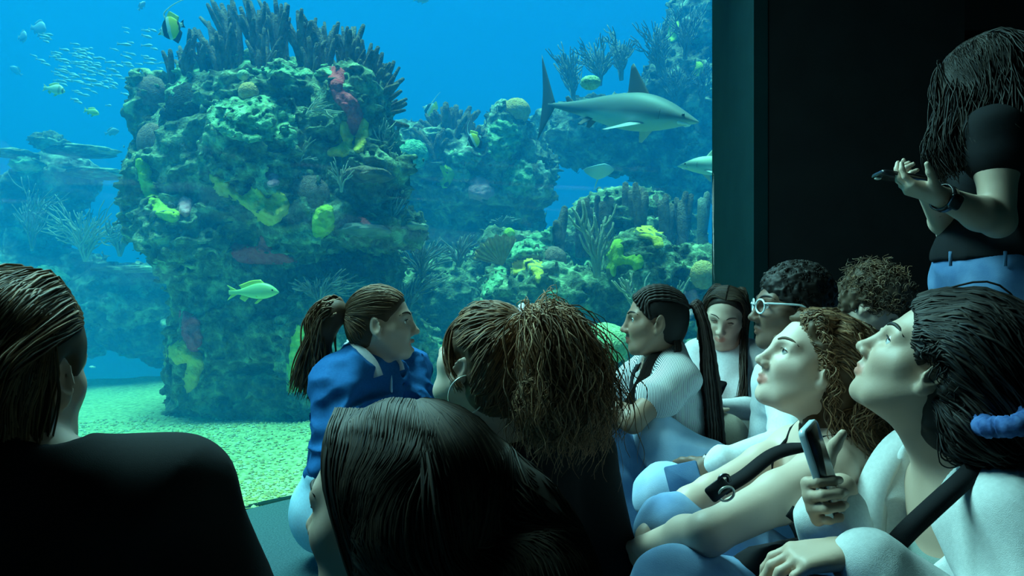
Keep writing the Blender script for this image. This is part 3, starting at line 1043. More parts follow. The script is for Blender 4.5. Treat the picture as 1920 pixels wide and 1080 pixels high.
# ------------------------------------------------------------------ far left reef
left = rock('reef_rock', 'hazy blue reef bank at the far left', [
    (W(60, 540, 7.59), (0.813, 0.517, 0.407)), (W(230, 560, 7.44), (0.739, 0.517, 0.266)), (W(60, 400, 7.75), (0.407, 0.370, 0.444)), (W(110, 330, 7.75), (0.333, 0.333, 0.259)), (W(120, 600, 8.60), (0.961, 0.444, 0.407)), (W(300, 620, 8.60), (0.665, 0.444, 0.370)), (W(-120, 520, 7.59), (0.739, 0.591, 0.665))],
    0.027, m_rock2, 0.8, 2.0, 27.0)
for c, r, lb in [(W(155, 284, 7.28), (0.326, 0.296, 0.044), 'upper table coral of the far left bank'), (W(185, 326, 7.19), (0.296, 0.296, 0.040), 'lower table coral of the far left bank'),
                 (W(25, 288, 7.35), (0.222, 0.259, 0.037), 'table coral cut by the frame edge at the far left'), (W(240, 592, 7.92), (0.370, 0.296, 0.052), 'low table coral beside the foot of the pillar'), (W(250, 505, 7.12), (0.370, 0.296, 0.037), 'pale table coral shelf above the low one')]:
    dome('table_coral', lb, c, r, m_rock2, amp=.18, freq=2.5, seed=c[0])
dome('brain_coral', 'round crusty coral on top of the upper table coral', W(92, 266, 7.28), (0.163, 0.148, 0.089), m_rock2, amp=.25, freq=4)
dome('brain_coral', 'bright green boulder coral low on the far left bank', W(88, 530, 6.96), (0.178, 0.148, 0.148), m_green, amp=.2, freq=3)
dome('brain_coral', 'pale green lump on the shoulder of the far left bank', W(50, 310, 7.28), (0.133, 0.148, 0.074), m_green, amp=.25, freq=3)
for i, (b, tx, ty, n, lb) in enumerate([
        ((160, 490), (70, 250), (375, 440), 26, 'wide sea fan thicket on the far left bank'),
        ((60, 470), (20, 110), (330, 420), 12, 'dim sea whip thicket under the table corals'),
        ((225, 480), (190, 290), (400, 450), 14, 'dim sea whip thicket beside the pillar flank')]):
    gorgonian(lb, b, 6.8, tx, ty, n, 1.9, m_gorg_pale if i == 0 else m_gorg, 'sea_whip', 2, 60 + i, dep=.3)

# loose coral gravel in front, each bit real but too many to count
gv = MB()
oct_f = np.array([(0, 2, 4), (2, 1, 4), (1, 3, 4), (3, 0, 4), (2, 0, 5), (1, 2, 5), (3, 1, 5), (0, 3, 5)])
oct_v = np.array([(1, 0, 0), (-1, 0, 0), (0, 1, 0), (0, -1, 0), (0, 0, 1), (0, 0, -1)], float)
n_g = 9000
u = rng.random(n_g) * 0.72 + 0.2
d = 0.1 + rng.random(n_g) ** 1.4 * 2.6
ii = (u * 169).astype(int)
gxy = gc[ii] + gn[ii] * d[:, None] + rng.normal(0, .02, (n_g, 2))
gz = sand_z(gxy[:, 0], gxy[:, 1])
sz = rng.uniform(0.005, 0.013, n_g)
sc = sz[:, None, None] * (0.6 + rng.random((n_g, 1, 3)) * .9) * oct_v[None]
an = rng.random(n_g) * 6.3
ca, sa = np.cos(an)[:, None], np.sin(an)[:, None]
vv = np.stack([sc[..., 0] * ca - sc[..., 1] * sa, sc[..., 0] * sa + sc[..., 1] * ca, sc[..., 2] * .7], -1) + np.c_[gxy, gz + .003][:, None]
ct = np.array([(.95, .95, .75), (.85, .75, .4), (.6, .55, .4), (1, 1, .9)])[rng.integers(0, 4, n_g)]
m_grav = mat('coral_gravel', (0.55, 0.60, 0.45), 0.9, tint=True, spec=.1)
o = obj('coral_gravel', (vv.reshape(-1, 3), (oct_f[None] + (np.arange(n_g) * 6)[:, None, None]).reshape(-1, 3), np.repeat(ct, 6, 0)), m_grav, None, False)
tag(o, 'loose pale coral gravel strewn over the tank sand', 'gravel', kind='stuff')
# ================================================================== fish
def fishmat(name, rough=0.4):
    return mat(name, (1, 1, 1), rough, tint=True, spec=0.4)


m_fish = fishmat('fish_skin')
m_shark = fishmat('shark_skin', 0.55)
m_eye = mat('fish_eye', (0.01, 0.01, 0.012), 0.15, spec=0.6)


def loft(prof, L, n=30, sides=18, power=1.0):
    """prof rows: t, centre z, half height up, half height down, half width; nose at +x L/2"""
    pr = np.asarray(prof, float)
    t = np.linspace(0, 1, n)
    k = np.stack([np.interp(t, pr[:, 0], pr[:, c]) for c in range(1, 5)], 1)
    for _ in range(2):
        k[1:-1] = (k[:-2] + 2 * k[1:-1] + k[2:]) / 4
    a = np.arange(sides) * 2 * math.pi / sides
    V = []
    for i in range(n):
        cz, up, dn, w = k[i] * L
        sn, cs = np.sin(a), np.cos(a)
        z = cz + np.where(sn > 0, up, dn) * np.sign(sn) * np.abs(sn) ** power
        V.append(np.stack([np.full(sides, L / 2 - t[i] * L), w * cs, z], 1))
    V = np.concatenate(V)
    kk = np.arange(sides)
    k2 = (kk + 1) % sides
    q = np.concatenate([np.stack([i * sides + kk, (i + 1) * sides + kk, (i + 1) * sides + k2, i * sides + k2], 1) for i in range(n - 1)])
    q = np.concatenate([q])
    caps = [np.arange(sides)[None], (np.arange(sides)[::-1] + (n - 1) * sides)[None]]
    return V, [q] + caps


def fin(base, tip, th, n=9, M=None, off=None):
    """lens-thick fin between a base line and a tip line (points in x, z), about y = 0"""
    b, t = spline(np.asarray(base, float), 12), spline(np.asarray(tip, float), 12)
    u = np.linspace(0, 1, n)[:, None, None]
    G = b[None] * (1 - u) + t[None] * u
    s = np.linspace(0, 1, 12)
    w = th * (np.sin(np.clip(s, 0.0, 1) * math.pi) ** .6 + .08)[None] * (1 - 0.85 * np.linspace(0, 1, n)[:, None])
    P = np.stack([G[..., 0], w, G[..., 1]], -1).reshape(-1, 3)
    Q = np.stack([G[..., 0], -w, G[..., 1]], -1).reshape(-1, 3)
    k = (np.arange(n - 1)[:, None] * 12 + np.arange(11)[None]).ravel()
    q = np.stack([k, k + 1, k + 13, k + 12], 1)
    N = len(P)
    rim = np.r_[np.arange(12), 11 + 12 * np.arange(1, n), (n - 1) * 12 + np.arange(10, -1, -1), 12 * np.arange(n - 2, -1, -1)]
    r = np.stack([rim[:-1], rim[1:], rim[1:] + N, rim[:-1] + N], 1)
    V = np.concatenate([P, Q])
    if M is not None:
        V = V @ np.asarray(M).T
    if off is not None:
        V = V + np.asarray(off)
    return V, np.concatenate([q[:, ::-1], q + N, r])


def rotz(a):
    c, s = math.cos(a), math.sin(a)
    return A((c, -s, 0), (s, c, 0), (0, 0, 1))


def roty(a):
    c, s = math.cos(a), math.sin(a)
    return A((c, 0, s), (0, 1, 0), (-s, 0, c))


def rotx(a):
    c, s = math.cos(a), math.sin(a)
    return A((1, 0, 0), (0, c, -s), (0, s, c))


class Fish:
    """pieces in the fish's own frame (nose +x), put in place by the Empty"""

    def __init__(s, name, label, loc, yaw=0.0, pitch=0.0, cat='fish', group=None, roll=0.0):
        s.o = empty(name, (0, 0, 0), label, cat, group)
        s.loc, s.rot = loc, (roll, -pitch, yaw)

    def part(s, name, src, m=None, tint=None, label=None):
        V, Fc = src
        V = np.asarray(V, float)
        t = tint(V) if callable(tint) else np.ones((len(V), 3)) * (tint if tint is not None else 1)
        o = obj(name, (V, Fc, t), m or m_fish, s.o, True)
        if label:
            o['label'] = label
        return o

    def done(s):
        s.o.location = Vector(s.loc)
        s.o.rotation_euler = s.rot
        return s.o


def mixc(a, b, w):
    return np.asarray(a)[None] * (1 - w[:, None]) + np.asarray(b)[None] * w[:, None]


def shark(label, loc, L, yaw, pitch=0.0, back=(.15, .18, .18), belly=(.52, .57, .50), g=(.08, .09, .09)):
    f = Fish('shark', label, loc, yaw, pitch, 'shark')
    prof = [(0, -.022, .004, .004, .006), (.03, -.018, .020, .018, .032), (.08, -.012, .040, .030, .055), (.16, -.004, .076, .062, .078), (.26, 0, .108, .086, .092),
            (.36, .002, .122, .100, .094), (.48, .004, .112, .096, .082), (.60, .008, .088, .076, .060), (.72, .012, .058, .050, .040), (.84, .016, .034, .030, .022), (.93, .02, .018, .017, .013), (1, .024, .012, .010, .008)]

    def skin(V):
        t = (L / 2 - V[:, 0]) / L
        w = np.clip((V[:, 2] / L + 0.014 + 0.012 * np.sin(t * 9)) / 0.02 + .5, 0, 1)
        return mixc(belly, back, w)
    f.part('body', loft(prof, L, 40, 24), m_shark, skin)
    X = lambda t: (0.5 - t) * L
    f.part('dorsal_fin', fin([(X(.31), .10 * L), (X(.46), .09 * L)], [(X(.455), .285 * L), (X(.465), .275 * L), (X(.47), .26 * L)], .011 * L), m_shark, g)
    f.part('rear_dorsal_fin', fin([(X(.79), .032 * L), (X(.86), .03 * L)], [(X(.865), .085 * L), (X(.885), .075 * L)], .006 * L), m_shark, g)
    f.part('tail_fin', fin([(X(.95), .035 * L), (X(.97), .02 * L), (X(.95), .004 * L)], [(X(1.11), .33 * L), (X(1.05), .06 * L), (X(1.04), -.20 * L)], .008 * L, 12), m_shark, g)
    for sd in (1, -1):
        M = rotx(sd * 1.15)
        f.part('pectoral_fin', fin([(X(.27), -.0 * L), (X(.38), -.0 * L)], [(X(.44), -.20 * L), (X(.46), -.195 * L)], .008 * L, M=M, off=(0, sd * .05 * L, -.05 * L)), m_shark, (.42, .46, .45))
        f.part('pelvic_fin', fin([(X(.64), 0), (X(.71), 0)], [(X(.715), -.065 * L), (X(.735), -.055 * L)], .005 * L, M=rotx(sd * .6), off=(0, sd * .02 * L, -.04 * L)), m_shark, g)
        f.part('eye', uvs((X(.075), sd * .05 * L, .004 * L), (.009 * L, .006 * L, .009 * L), None, 12, 8), m_eye)
        for k in range(5):
            x = X(.205 + .014 * k)
            f.part('gill_slit', tube([(x, sd * .079 * L, .03 * L), (x + .004 * L, sd * .0845 * L, 0), (x, sd * .078 * L, -.03 * L)], .0022 * L, 5), m_shark, (.10, .11, .11))
    f.part('mouth', tube([(X(.10), -.046 * L, -.036 * L), (X(.062), -.02 * L, -.034 * L), (X(.055), 0, -.034 * L), (X(.062), .02 * L, -.034 * L), (X(.10), .046 * L, -.036 * L)], .011 * L, 6), m_shark, (.95, .95, .92))
    return f.done()


shark('large grey shark with tall dorsal fin swimming right above the reef', W(1160, 212, 5.5), 1.27, math.radians(-36), math.radians(-11))
shark('pale shark nosing in from behind the column', W(1352, 314, 5.3), .62, math.radians(180), math.radians(4), (.55, .66, .52), (.75, .85, .7), (.45, .55, .42))


def bony(name, label, loc, L, yaw, pitch, tint_b, tint_f, deep=.19, group=None, small=False, finy=None):
    f = Fish(name, label, loc, yaw, pitch, 'fish', group)
    d = deep
    prof = [(0, -.01, .01, .01, .008), (.05, 0, d * .35, d * .3, .04), (.14, .01, d * .72, d * .6, .065), (.28, .012, d, d * .85, .08), (.45, .01, d * .98, d * .85, .075), (.62, .008, d * .66, d * .58, .05), (.76, .006, d * .34, d * .3, .025), (.84, .004, d * .24, d * .22, .015), (.9, .004, d * .26, d * .24, .01)]
    f.part('body', loft(prof, L, 12 if small else 24, 8 if small else 16), None, tint_b)
    X = lambda t: (0.5 - t) * L
    f.part('tail_fin', fin([(X(.83), .045 * L), (X(.835), -.04 * L)], [(X(1.04), .15 * L), (X(.95), .0), (X(1.04), -.15 * L)], .006 * L, 5), None, tint_f)
    if not small:
        f.part('dorsal_fin', fin([(X(.27), d * .93 * L), (X(.5), d * .9 * L), (X(.74), d * .36 * L)], [(X(.36), (d + .07) * L), (X(.55), (d + .055) * L), (X(.8), (d * .4 + .07) * L)], .005 * L, 5), None, tint_f)
        f.part('anal_fin', fin([(X(.6), -d * .58 * L), (X(.75), -d * .3 * L)], [(X(.68), -(d * .6 + .08) * L), (X(.79), -(d * .3 + .06) * L)], .004 * L, 5), None, tint_f)
        for sd in (1, -1):
            f.part('pectoral_fin', fin([(X(.3), 0), (X(.32), -.05 * L)], [(X(.44), -.06 * L), (X(.42), -.1 * L)], .004 * L, 5, M=rotz(sd * -.25), off=(0, sd * .08 * L, 0)), None, tint_f)
            f.part('pelvic_fin', fin([(X(.33), 0), (X(.4), 0)], [(X(.46), -.09 * L), (X(.48), -.07 * L)], .004 * L, 5, off=(0, sd * .025 * L, -d * .8 * L)), None, tint_f)
            f.part('eye', uvs((X(.11), sd * .05 * L, .035 * L), (.018 * L, .010 * L, .018 * L), None, 10, 6), m_eye)
    return f.done()


def snap(V):
    L = V[:, 0].max() * 2
    w = np.clip(V[:, 2] / (L * .1) * .5 + .5, 0, 1)
    return mixc((.75, .92, .40), (.42, .62, .26), w)


bony('snapper', 'yellow green snapper gliding right in front of the pillar foot', W(476, 548, 4.35), .31, math.radians(-8), math.radians(1), snap, (.80, .80, .12), .165)


def pork(V):
    L = V[:, 0].max() * 2
    t = .5 - V[:, 0] / L
    b = np.exp(-((t - .24) / .025) ** 2) + np.exp(-((t - .09) / .02) ** 2)
    return mixc((.80, .90, .62), (.06, .08, .08), np.clip(b, 0, 1) * .9)


bony('porkfish', 'pale fish with a dark bar behind its head, left of the pillar', W(102, 168, 4.9), .17, math.radians(-12), math.radians(-12), pork, (.75, .8, .3), .21)
bony('reef_fish', 'pale green fish heading down right, below the barred fish', W(172, 210, 5.0), .14, math.radians(-20), math.radians(-16), snap, (.7, .8, .3), .17)
bony('tang', 'hazy round blue fish near the top left corner, larger of two', W(72, 54, 6.6), .22, math.radians(-25), math.radians(-14), (.40, .62, .75), (.3, .5, .6), .30)
bony('tang', 'hazy round blue fish near the top left corner, smaller and behind', W(42, 70, 7.0), .19, math.radians(-35), math.radians(-8), (.36, .55, .65), (.3, .5, .6), .30)
bony('tang', 'faint blue fish low beside the pillar top', W(210, 248, 6.6), .12, math.radians(30), math.radians(20), (.3, .5, .6), (.3, .45, .5), .28)
bony('tang', 'very faint blue fish under the two round ones', W(30, 133, 8.0), .14, math.radians(200), math.radians(40), (.3, .5, .6), (.3, .45, .5), .26)
bony('tang', 'faint slim fish above the striped fish by the frame top', W(266, 11, 6.2), .10, math.radians(40), math.radians(60), (.45, .6, .7), (.3, .5, .6), .2)
bony('tang', 'pale fish cut by the frame top at the middle', W(790, 0, 6.5), .13, math.radians(10), math.radians(0), (.6, .8, .8), (.4, .6, .6), .24)
bony('reef_fish', 'tiny pale fish low over the sand at left', W(173, 688, 5.8), .055, math.radians(170), 0, (.85, .95, .9), (.8, .9, .8), .12)


def idol(label, loc, L, yaw, pitch, sweep):
    """disc-shaped striped fish with a long trailing dorsal streamer; its snout points to +x"""
    f = Fish('moorish_idol', label, loc, yaw, pitch)
    d = .44
    prof = [(0, -.05, .012, .012, .01), (.10, -.04, .05, .045, .03), (.18, -.02, .17, .13, .055), (.32, 0, .34, .30, .075), (.48, .01, d, d * .95, .075), (.64, .01, .40, .40, .06), (.78, .01, .26, .26, .035), (.88, .0, .12, .12, .018), (.94, 0, .07, .07, .01)]

    def bands(V):
        t = .5 - V[:, 0] / L
        t = t + .05 * np.abs(V[:, 2] / L)
        c = np.ones((len(V), 3)) * A(.80, .86, .72)
        c[(t > .24) & (t < .44)] = (.012, .012, .014)
        c[(t > .56) & (t < .84)] = (1.0, .85, .03)
        c[(t >= .84) & (t < .89)] = (.012, .012, .014)
        c[(t < .12)] = (.6, .4, .08)
        return c
    f.part('body', loft(prof, L, 44, 20), None, bands)
    X = lambda t: (0.5 - t) * L
    f.part('dorsal_fin', fin([(X(.42), .40 * L), (X(.6), .38 * L), (X(.86), .13 * L)], [(X(.60), .62 * L), (X(.72), .52 * L), (X(.93), .30 * L)], .008 * L, 7), None, (.82, .84, .10))
    f.part('anal_fin', fin([(X(.5), -.40 * L), (X(.65), -.36 * L), (X(.86), -.12 * L)], [(X(.68), -.60 * L), (X(.8), -.48 * L), (X(.93), -.28 * L)], .008 * L, 7), None, (.03, .03, .03))
    f.part('tail_fin', fin([(X(.90), .07 * L), (X(.90), -.07 * L)], [(X(1.08), .16 * L), (X(1.04), 0), (X(1.08), -.16 * L)], .008 * L, 6), None, (.02, .02, .02))
    f.part('dorsal_streamer', tube(spline([(X(.40), 0, .40 * L), (X(.43), 0, .62 * L), (X(.46 + sweep * .35), 0, (.95 - .1 * sweep) * L), (X(.5 + sweep), 0, (1.22 - .28 * sweep) * L)], 16), L * np.linspace(.035, .006, 16), 6), None, (.80, .88, .80), 'white trailing streamer')
    for sd in (1, -1):
        f.part('eye', uvs((X(.17), sd * .045 * L, .05 * L), (.022 * L, .012 * L, .022 * L), None, 10, 6), m_eye)
        f.part('pectoral_fin', fin([(X(.34), -.05 * L), (X(.36), -.12 * L)], [(X(.5), -.1 * L), (X(.48), -.18 * L)], .004 * L, 5, M=rotz(sd * -.25), off=(0, sd * .09 * L, 0)), None, (.8, .8, .5))
    return f.done()


idol('black, white and yellow striped disc fish with long streamer at the left of the crown', W(319, 54, 4.6), .178, math.radians(180 - 12), math.radians(-14), 1.5)
idol('black, white and yellow striped disc fish over the middle ledge', W(888, 264, 6.0), .145, math.radians(180 - 15), math.radians(-26), .3)
idol('hazy striped disc fish with upright streamer, half hidden by the finger corals', W(806, 206, 7.5), .17, math.radians(170), math.radians(30), .05)

# flat white fish under the shark
f = Fish('pale_ray', 'pale wide-winged ray gliding under the shark', W(1127, 322, 6.4), math.radians(-80), math.radians(25), 'ray')
rV, rF = uvs((0, 0, 0), (1, 1, 1), None, 30, 14)
rx, ry, rz = rV.T
wing = np.abs(ry) ** 1.6
rV2 = np.stack([rx * (.12 - .05 * np.abs(ry)) - wing * .05, ry * .135, rz * .022 * (1 - .7 * np.abs(ry)) + wing * .05], 1)
f.part('body', (rV2, rF), None, lambda V: mixc((.75, .9, .85), (.45, .62, .6), np.clip(V[:, 2] / .03, 0, 1)))
f.part('tail', tube(spline([(-.08, 0, 0), (-.2, .01, .01), (-.34, .03, .03)], 8), np.linspace(.007, .002, 8), 6), None, (.5, .65, .6))
for sd in (1, -1):
    f.part('eye', uvs((.075, sd * .035, .018), (.008, .008, .008), None, 8, 6), m_eye)
f.done()

# school of small silver fish behind the pillar
proto = None
sch = []
for i in range(125):
    while True:
        a = rnd.gauss(0, 1), rnd.gauss(0, 1)
        px, py = 165 + a[0] * 52 + a[1] * 10, 128 + a[1] * 28 + a[0] * 6
        if 62 < px < 318 and 62 < py < 205:
            break
    sch.append((px, py))
for i in range(26):
    sch.append((rnd.uniform(235, 312), rnd.uniform(50, 150)))
sl = dict(label='small silver schooling fish in the hazy water left of the pillar', cat='fish', group='school of small silver fish')
for i, (px, py) in enumerate(sch):
    Y = rnd.uniform(6.0, 7.4)
    if proto is None:
        proto = bony('schooling_fish', sl['label'], (0, 0, 0), .10, 0, 0, (.36, .56, .60), (.32, .52, .55), .13, sl['group'], True)
        o = proto
    else:
        o = proto.copy()
        COL.objects.link(o)
        for ch in proto.children:
            c = ch.copy()
            COL.objects.link(c)
            c.parent = o
    o.location = Vector(W(px, py, Y))
    o.rotation_euler = (0, math.radians(rnd.uniform(2, 22)), math.radians(rnd.uniform(-30, 20)))
    q = rnd.uniform(.75, 1.15)
    o.scale = (q, q, q)
# ================================================================== people: how a figure is made
def skinmat(name, c):
    m = mat(name, c, 0.5, tint=True, bump=0.15, bscale=260, spec=0.35, bdist=.001)
    return m


SKIN = {'pale': skinmat('pale_skin', (0.66, 0.47, 0.37)), 'fair': skinmat('fair_skin', (0.60, 0.43, 0.33)), 'tan': skinmat('tan_skin', (0.50, 0.34, 0.25)),
        'brown': skinmat('brown_skin', (0.27, 0.16, 0.11)), 'dark': skinmat('dark_skin', (0.17, 0.095, 0.065))}


def hairmat(name, c):
    m = mat(name, c, 0.6, tint=True, spec=0.22)
    return m


HAIR = {'black': hairmat('black_hair', (0.018, 0.015, 0.014)), 'dark': hairmat('dark_brown_hair', (0.034, 0.024, 0.018)), 'brown': hairmat('brown_hair', (0.10, 0.062, 0.038)),
        'auburn': hairmat('auburn_hair', (0.15, 0.085, 0.048)), 'fairbrown': hairmat('light_brown_hair', (0.13, 0.08, 0.045))}
m_eyeball = mat('eyeball', (1, 1, 1), 0.12, tint=True, spec=0.5)


def cloth(name, c, c2=None, scale=140, rough=0.9, bump=0.25):
    return mat(name, c, rough, c2 or tuple(q * 1.1 for q in c), scale, 2, bump, scale * 5, spec=0.12, bdist=.002)


m_blacktee = cloth('black_cotton', (0.010, 0.011, 0.013))
m_blackstrap = cloth('black_webbing', (0.012, 0.012, 0.014))
m_bluesweat = cloth('blue_fleece', (0.012, 0.11, 0.31), (0.015, 0.13, 0.35))
m_paleblue = cloth('pale_blue_cotton', (0.42, 0.70, 0.85))
m_white = cloth('white_cotton', (0.66, 0.69, 0.70))
m_whitesweat = cloth('white_sweatshirt', (0.62, 0.64, 0.63), bump=.4)
m_beige = cloth('beige_trousers', (0.42, 0.37, 0.29))
m_navy = cloth('navy_tee', (0.012, 0.03, 0.09))
m_jean = mat('blue_denim', (0.06, 0.14, 0.28), 0.9, (0.13, 0.25, 0.42), 9, 5, 0.4, 420, spec=0.1, bdist=.002)
m_jean_mid = mat('faded_denim', (0.14, 0.25, 0.42), 0.9, (0.25, 0.40, 0.58), 9, 5, 0.4, 420, spec=0.1, bdist=.002)
m_jean_light = mat('light_denim', (0.34, 0.52, 0.70), 0.9, (0.48, 0.64, 0.80), 9, 5, 0.4, 420, spec=0.1, bdist=.002)
m_jean_deep = mat('deep_blue_denim', (0.03, 0.10, 0.32), 0.9, (0.05, 0.15, 0.42), 9, 5, 0.4, 420, spec=0.1, bdist=.002)
m_shoe = cloth('dark_shoe', (0.03, 0.03, 0.035))
m_metal = mat('polished_metal', (0.75, 0.72, 0.62), 0.25, metal=.35, spec=.8)
m_darkmetal = mat('dark_metal', (0.10, 0.10, 0.11), 0.3, metal=1.0)
m_glassy = mat('clear_frame_plastic', (0.75, 0.85, 0.86), 0.15, spec=0.6)
m_phone = mat('phone_body', (0.02, 0.02, 0.024), 0.25, spec=0.5)
m_phonewhite = mat('pale_phone_case', (0.55, 0.66, 0.72), 0.2, spec=0.6)
m_scrunchie = cloth('blue_scrunchie_cloth', (0.03, 0.08, 0.24), (0.10, 0.20, 0.46), 60)
m_scrunchie_w = cloth('pale_scrunchie_cloth', (0.7, 0.6, 0.62))

# cotton with fine vertical stripes
m_stripe = cloth('striped_cotton', (0.75, 0.75, 0.74))
_n, _l = m_stripe.node_tree.nodes, m_stripe.node_tree.links
_wv = _n.new('ShaderNodeTexWave')
_wv.wave_type, _wv.bands_direction = 'BANDS', 'X'
_wv.inputs['Scale'].default_value = 75
_wv.inputs['Distortion'].default_value = 0.8
_wv.inputs['Detail'].default_value = 1
_wv.inputs['Detail Scale'].default_value = .25
_l.new(_n['Texture Coordinate'].outputs['Object'], _wv.inputs['Vector'])
_rp = _n.new('ShaderNodeValToRGB')
_rp.color_ramp.elements[0].position, _rp.color_ramp.elements[0].color = .38, (0.10, 0.10, 0.12, 1)
_rp.color_ramp.elements[1].position, _rp.color_ramp.elements[1].color = .52, (0.80, 0.80, 0.79, 1)
_l.new(_wv.outputs['Fac'], _rp.inputs['Fac'])
_l.new(_rp.outputs['Color'], _n['Principled BSDF'].inputs['Base Color'])


def Rm(yaw, pitch=0, roll=0):
    return rotz(math.radians(yaw)) @ roty(math.radians(-pitch)) @ rotx(math.radians(roll))


def wrinkle(amp=0.006, f=11.0, dirn=None, seed=0.0):
    st = A(1, 1, 1) if dirn is None else A(*dirn)

    def post(P, d):
        Q = P * st * f + seed
        q = Q + 0.8 * np.stack([vnoise(Q * .7 + 3), vnoise(Q * .7 + 11), vnoise(Q * .7 + 23)], 1)
        r = 1 - np.abs(vnoise(q)) * 2.2
        return d - amp * np.clip(r, -0.4, 1) - amp * .35 * vnoise(Q * 2.3)
    return post


class Person:
    def __init__(s, label, loc, skin='fair', h=0.004, group=None):
        s.root = empty('person', loc, label, 'person', group)
        s.sk = SDF()
        s.m = SKIN[skin]
        s.h = h
        s.tor = []
        s.limbs = {}

    # ---- head
    def head(s, c, yaw, pitch=0, roll=0, k=1.0, fem=True, mouth=0.0, neck=None, neck_r=0.052, ears=True):
        s.c, s.R, s.k = np.asarray(c, float), Rm(yaw, pitch, roll), k
        sk, L, R = s.sk, s.L, s.R
        e = lambda p, r, kk=.02, op=1: sk.ell(L(p), A(*r) * k, R, kk, op)
        cp = lambda a, b, ra, rb=None, kk=.012, op=1: sk.cap(L(a), L(b), ra * k, (rb if rb is not None else ra) * k, kk, op)
        e((-.012, 0, .030), (.097, .074, .086))
        e((.026, 0, -.030), (.062, .060, .084), .03)
        e((.040, 0, -.074), (.042, .044 if fem else .049, .036), .03)
        cp((.074, -.008, -.101), (.074, .008, -.101), .015 if fem else .018, kk=.03)
        for y in (1, -1):
            cp((.040, .052 * y, -.020), (.066, .030 * y, -.030), .020, .018, .03)      # cheek
            cp((-.004, .058 * y, -.040), (.050, .038 * y, -.092), .016, .014, .03)     # jaw line
            cp((.081, .014 * y, .022), (.066, .046 * y, .022), .010, .009, .02)        # brow
            e((.088, .032 * y, .006), (.014, .018, .011), .012, -1)                     # eye socket
            cp((.078, .019 * y, .013), (.071, .046 * y, .011), .0048, kk=.006)         # upper lid
            cp((.077, .019 * y, -.003), (.071, .045 * y, -.002), .0038, kk=.006)       # lower lid
        cp((.086, 0, .014), (.107, 0, -.027), .0080, .0100, .016)                      # nose
        e((.109, 0, -.031), (.0115, .0105, .0095), .008)
        for y in (1, -1):
            e((.099, .0125 * y, -.035), (.011, .0075, .008), .006)
            e((.1055, .006 * y, -.0415), (.004, .0032, .0035), .003, -1)
        cp((.0925, 0, -.044), (.0945, 0, -.052), .0045, kk=.012)
        if mouth > 0:
            e((.094, 0, -.069), (.020, .017, .006 + .012 * mouth), .006, -1)
        gap = .0045 + .010 * mouth
        for y in (1, -1):
            cp((.0955, 0, -.0605), (.082, .022 * y, -.066), .0060, .0030, .006)
            cp((.0930, 0, -.0655 - gap * 1.4), (.081, .021 * y, -.0670), .0068, .0030, .006)
        if not mouth:
            cp((.0995, -.013, -.0660), (.1005, .0, -.0655), .0016, kk=.003, op=-1)
            cp((.0995, .013, -.0660), (.1005, .0, -.0655), .0016, kk=.003, op=-1)
        if ears:
            for y in (1, -1):
                T = R @ rotz(y * .42) @ roty(-.22)
                sk.ell(L((-.012, .080 * y, -.006)), A(.020, .0075, .033) * k, T, .008)
                sk.ell(L((-.007, .088 * y, -.004)), A(.0105, .007, .020) * k, T, .005, -1)
                sk.cap(L((-.002, .079 * y, -.036)), L((-.006, .081 * y, -.030)), .008 * k, .008 * k, .008)
                sk.cap(L((.004, .079 * y, -.010)), L((.003, .078 * y, -.016)), .0045 * k, None, .006)
        if neck is not None:
            s.nb = np.asarray(neck, float)
            top = L((-.030, 0, -.055))
            sk.cap(top, s.nb, neck_r * .96, neck_r * 1.06, .03)
            sk.cap(L((.01, 0, -.075)), s.nb + s.R[:, 0] * .012, neck_r * .62, neck_r * .8, .03)
        return s

    def L(s, p):
        return s.c + s.k * (s.R @ np.asarray(p, float))

    def loc(s, V):
        return ((V - s.c) @ s.R) / s.k

    # ---- body
    def torso(s, hip, yaw, sl, sr, lean=None, fem=True, w=1.0, ab=1.0):
        hip = np.asarray(hip, float)
        u = nrm(s.nb - hip)
        f = A(math.cos(math.radians(yaw)), math.sin(math.radians(yaw)), 0)
        f = nrm(f - u * (f @ u))
        l = np.cross(u, f)
        M = np.stack([f, l, u], 1)
        n = np.linalg.norm(s.nb - hip)
        s.T, s.hip, s.tl = M, hip, n
        q = s.tor
        q.append(('e', hip + u * n * .70 + f * .005, A(.108, .150 * w, .185), M, .04))
        q.append(('e', hip + u * n * .36, A(.100 * ab, .128 * w * ab, .20), M, .05))
        q.append(('e', hip + u * .03, A(.130, .168 * w, .125), M, .05))
        if fem:
            for y in (1, -1):
                q.append(('e', hip + u * n * .64 + f * .082 + l * y * .070, A(.055, .062, .062), M, .04))
        for sh in (sl, sr):
            sh = np.asarray(sh, float)
            q.append(('c', s.nb - u * .045 - f * .01, sh, .052, .056, .05))
            q.append(('c', s.nb + u * .025 - f * .012, s.nb * .45 + sh * .55 + u * .004, .036, .034, .045))
        for p in q:
            if p[0] == 'e':
                s.sk.ell(p[1], p[2], p[3], p[4])
            else:
                s.sk.cap(p[1], p[2], p[3], p[4], p[5])
        return s

    def torso_to(s, d, e, lo=None):
        for p in s.tor:
            if p[0] == 'e':
                d.ell(p[1], p[2] + e, p[3], p[4])
            else:
                d.cap(p[1], p[2], p[3] + e, p[4] + e, p[5])
        return d

    def arm(s, side, sh, el, wr, k=1.0):
        sh, el, wr = (np.asarray(q, float) for q in (sh, el, wr))
        s.limbs[side] = (sh, el, wr, k)
        sk = s.sk
        sk.cap(sh, sh * .6 + el * .4, .055 * k, .050 * k, .03)
        sk.cap(sh * .6 + el * .4, el, .049 * k, .039 * k, .02)
        m = el * .68 + wr * .32
        sk.cap(el, m, .039 * k, .042 * k, .02)
        sk.cap(m, wr, .042 * k, .026 * k, .02)
        return s

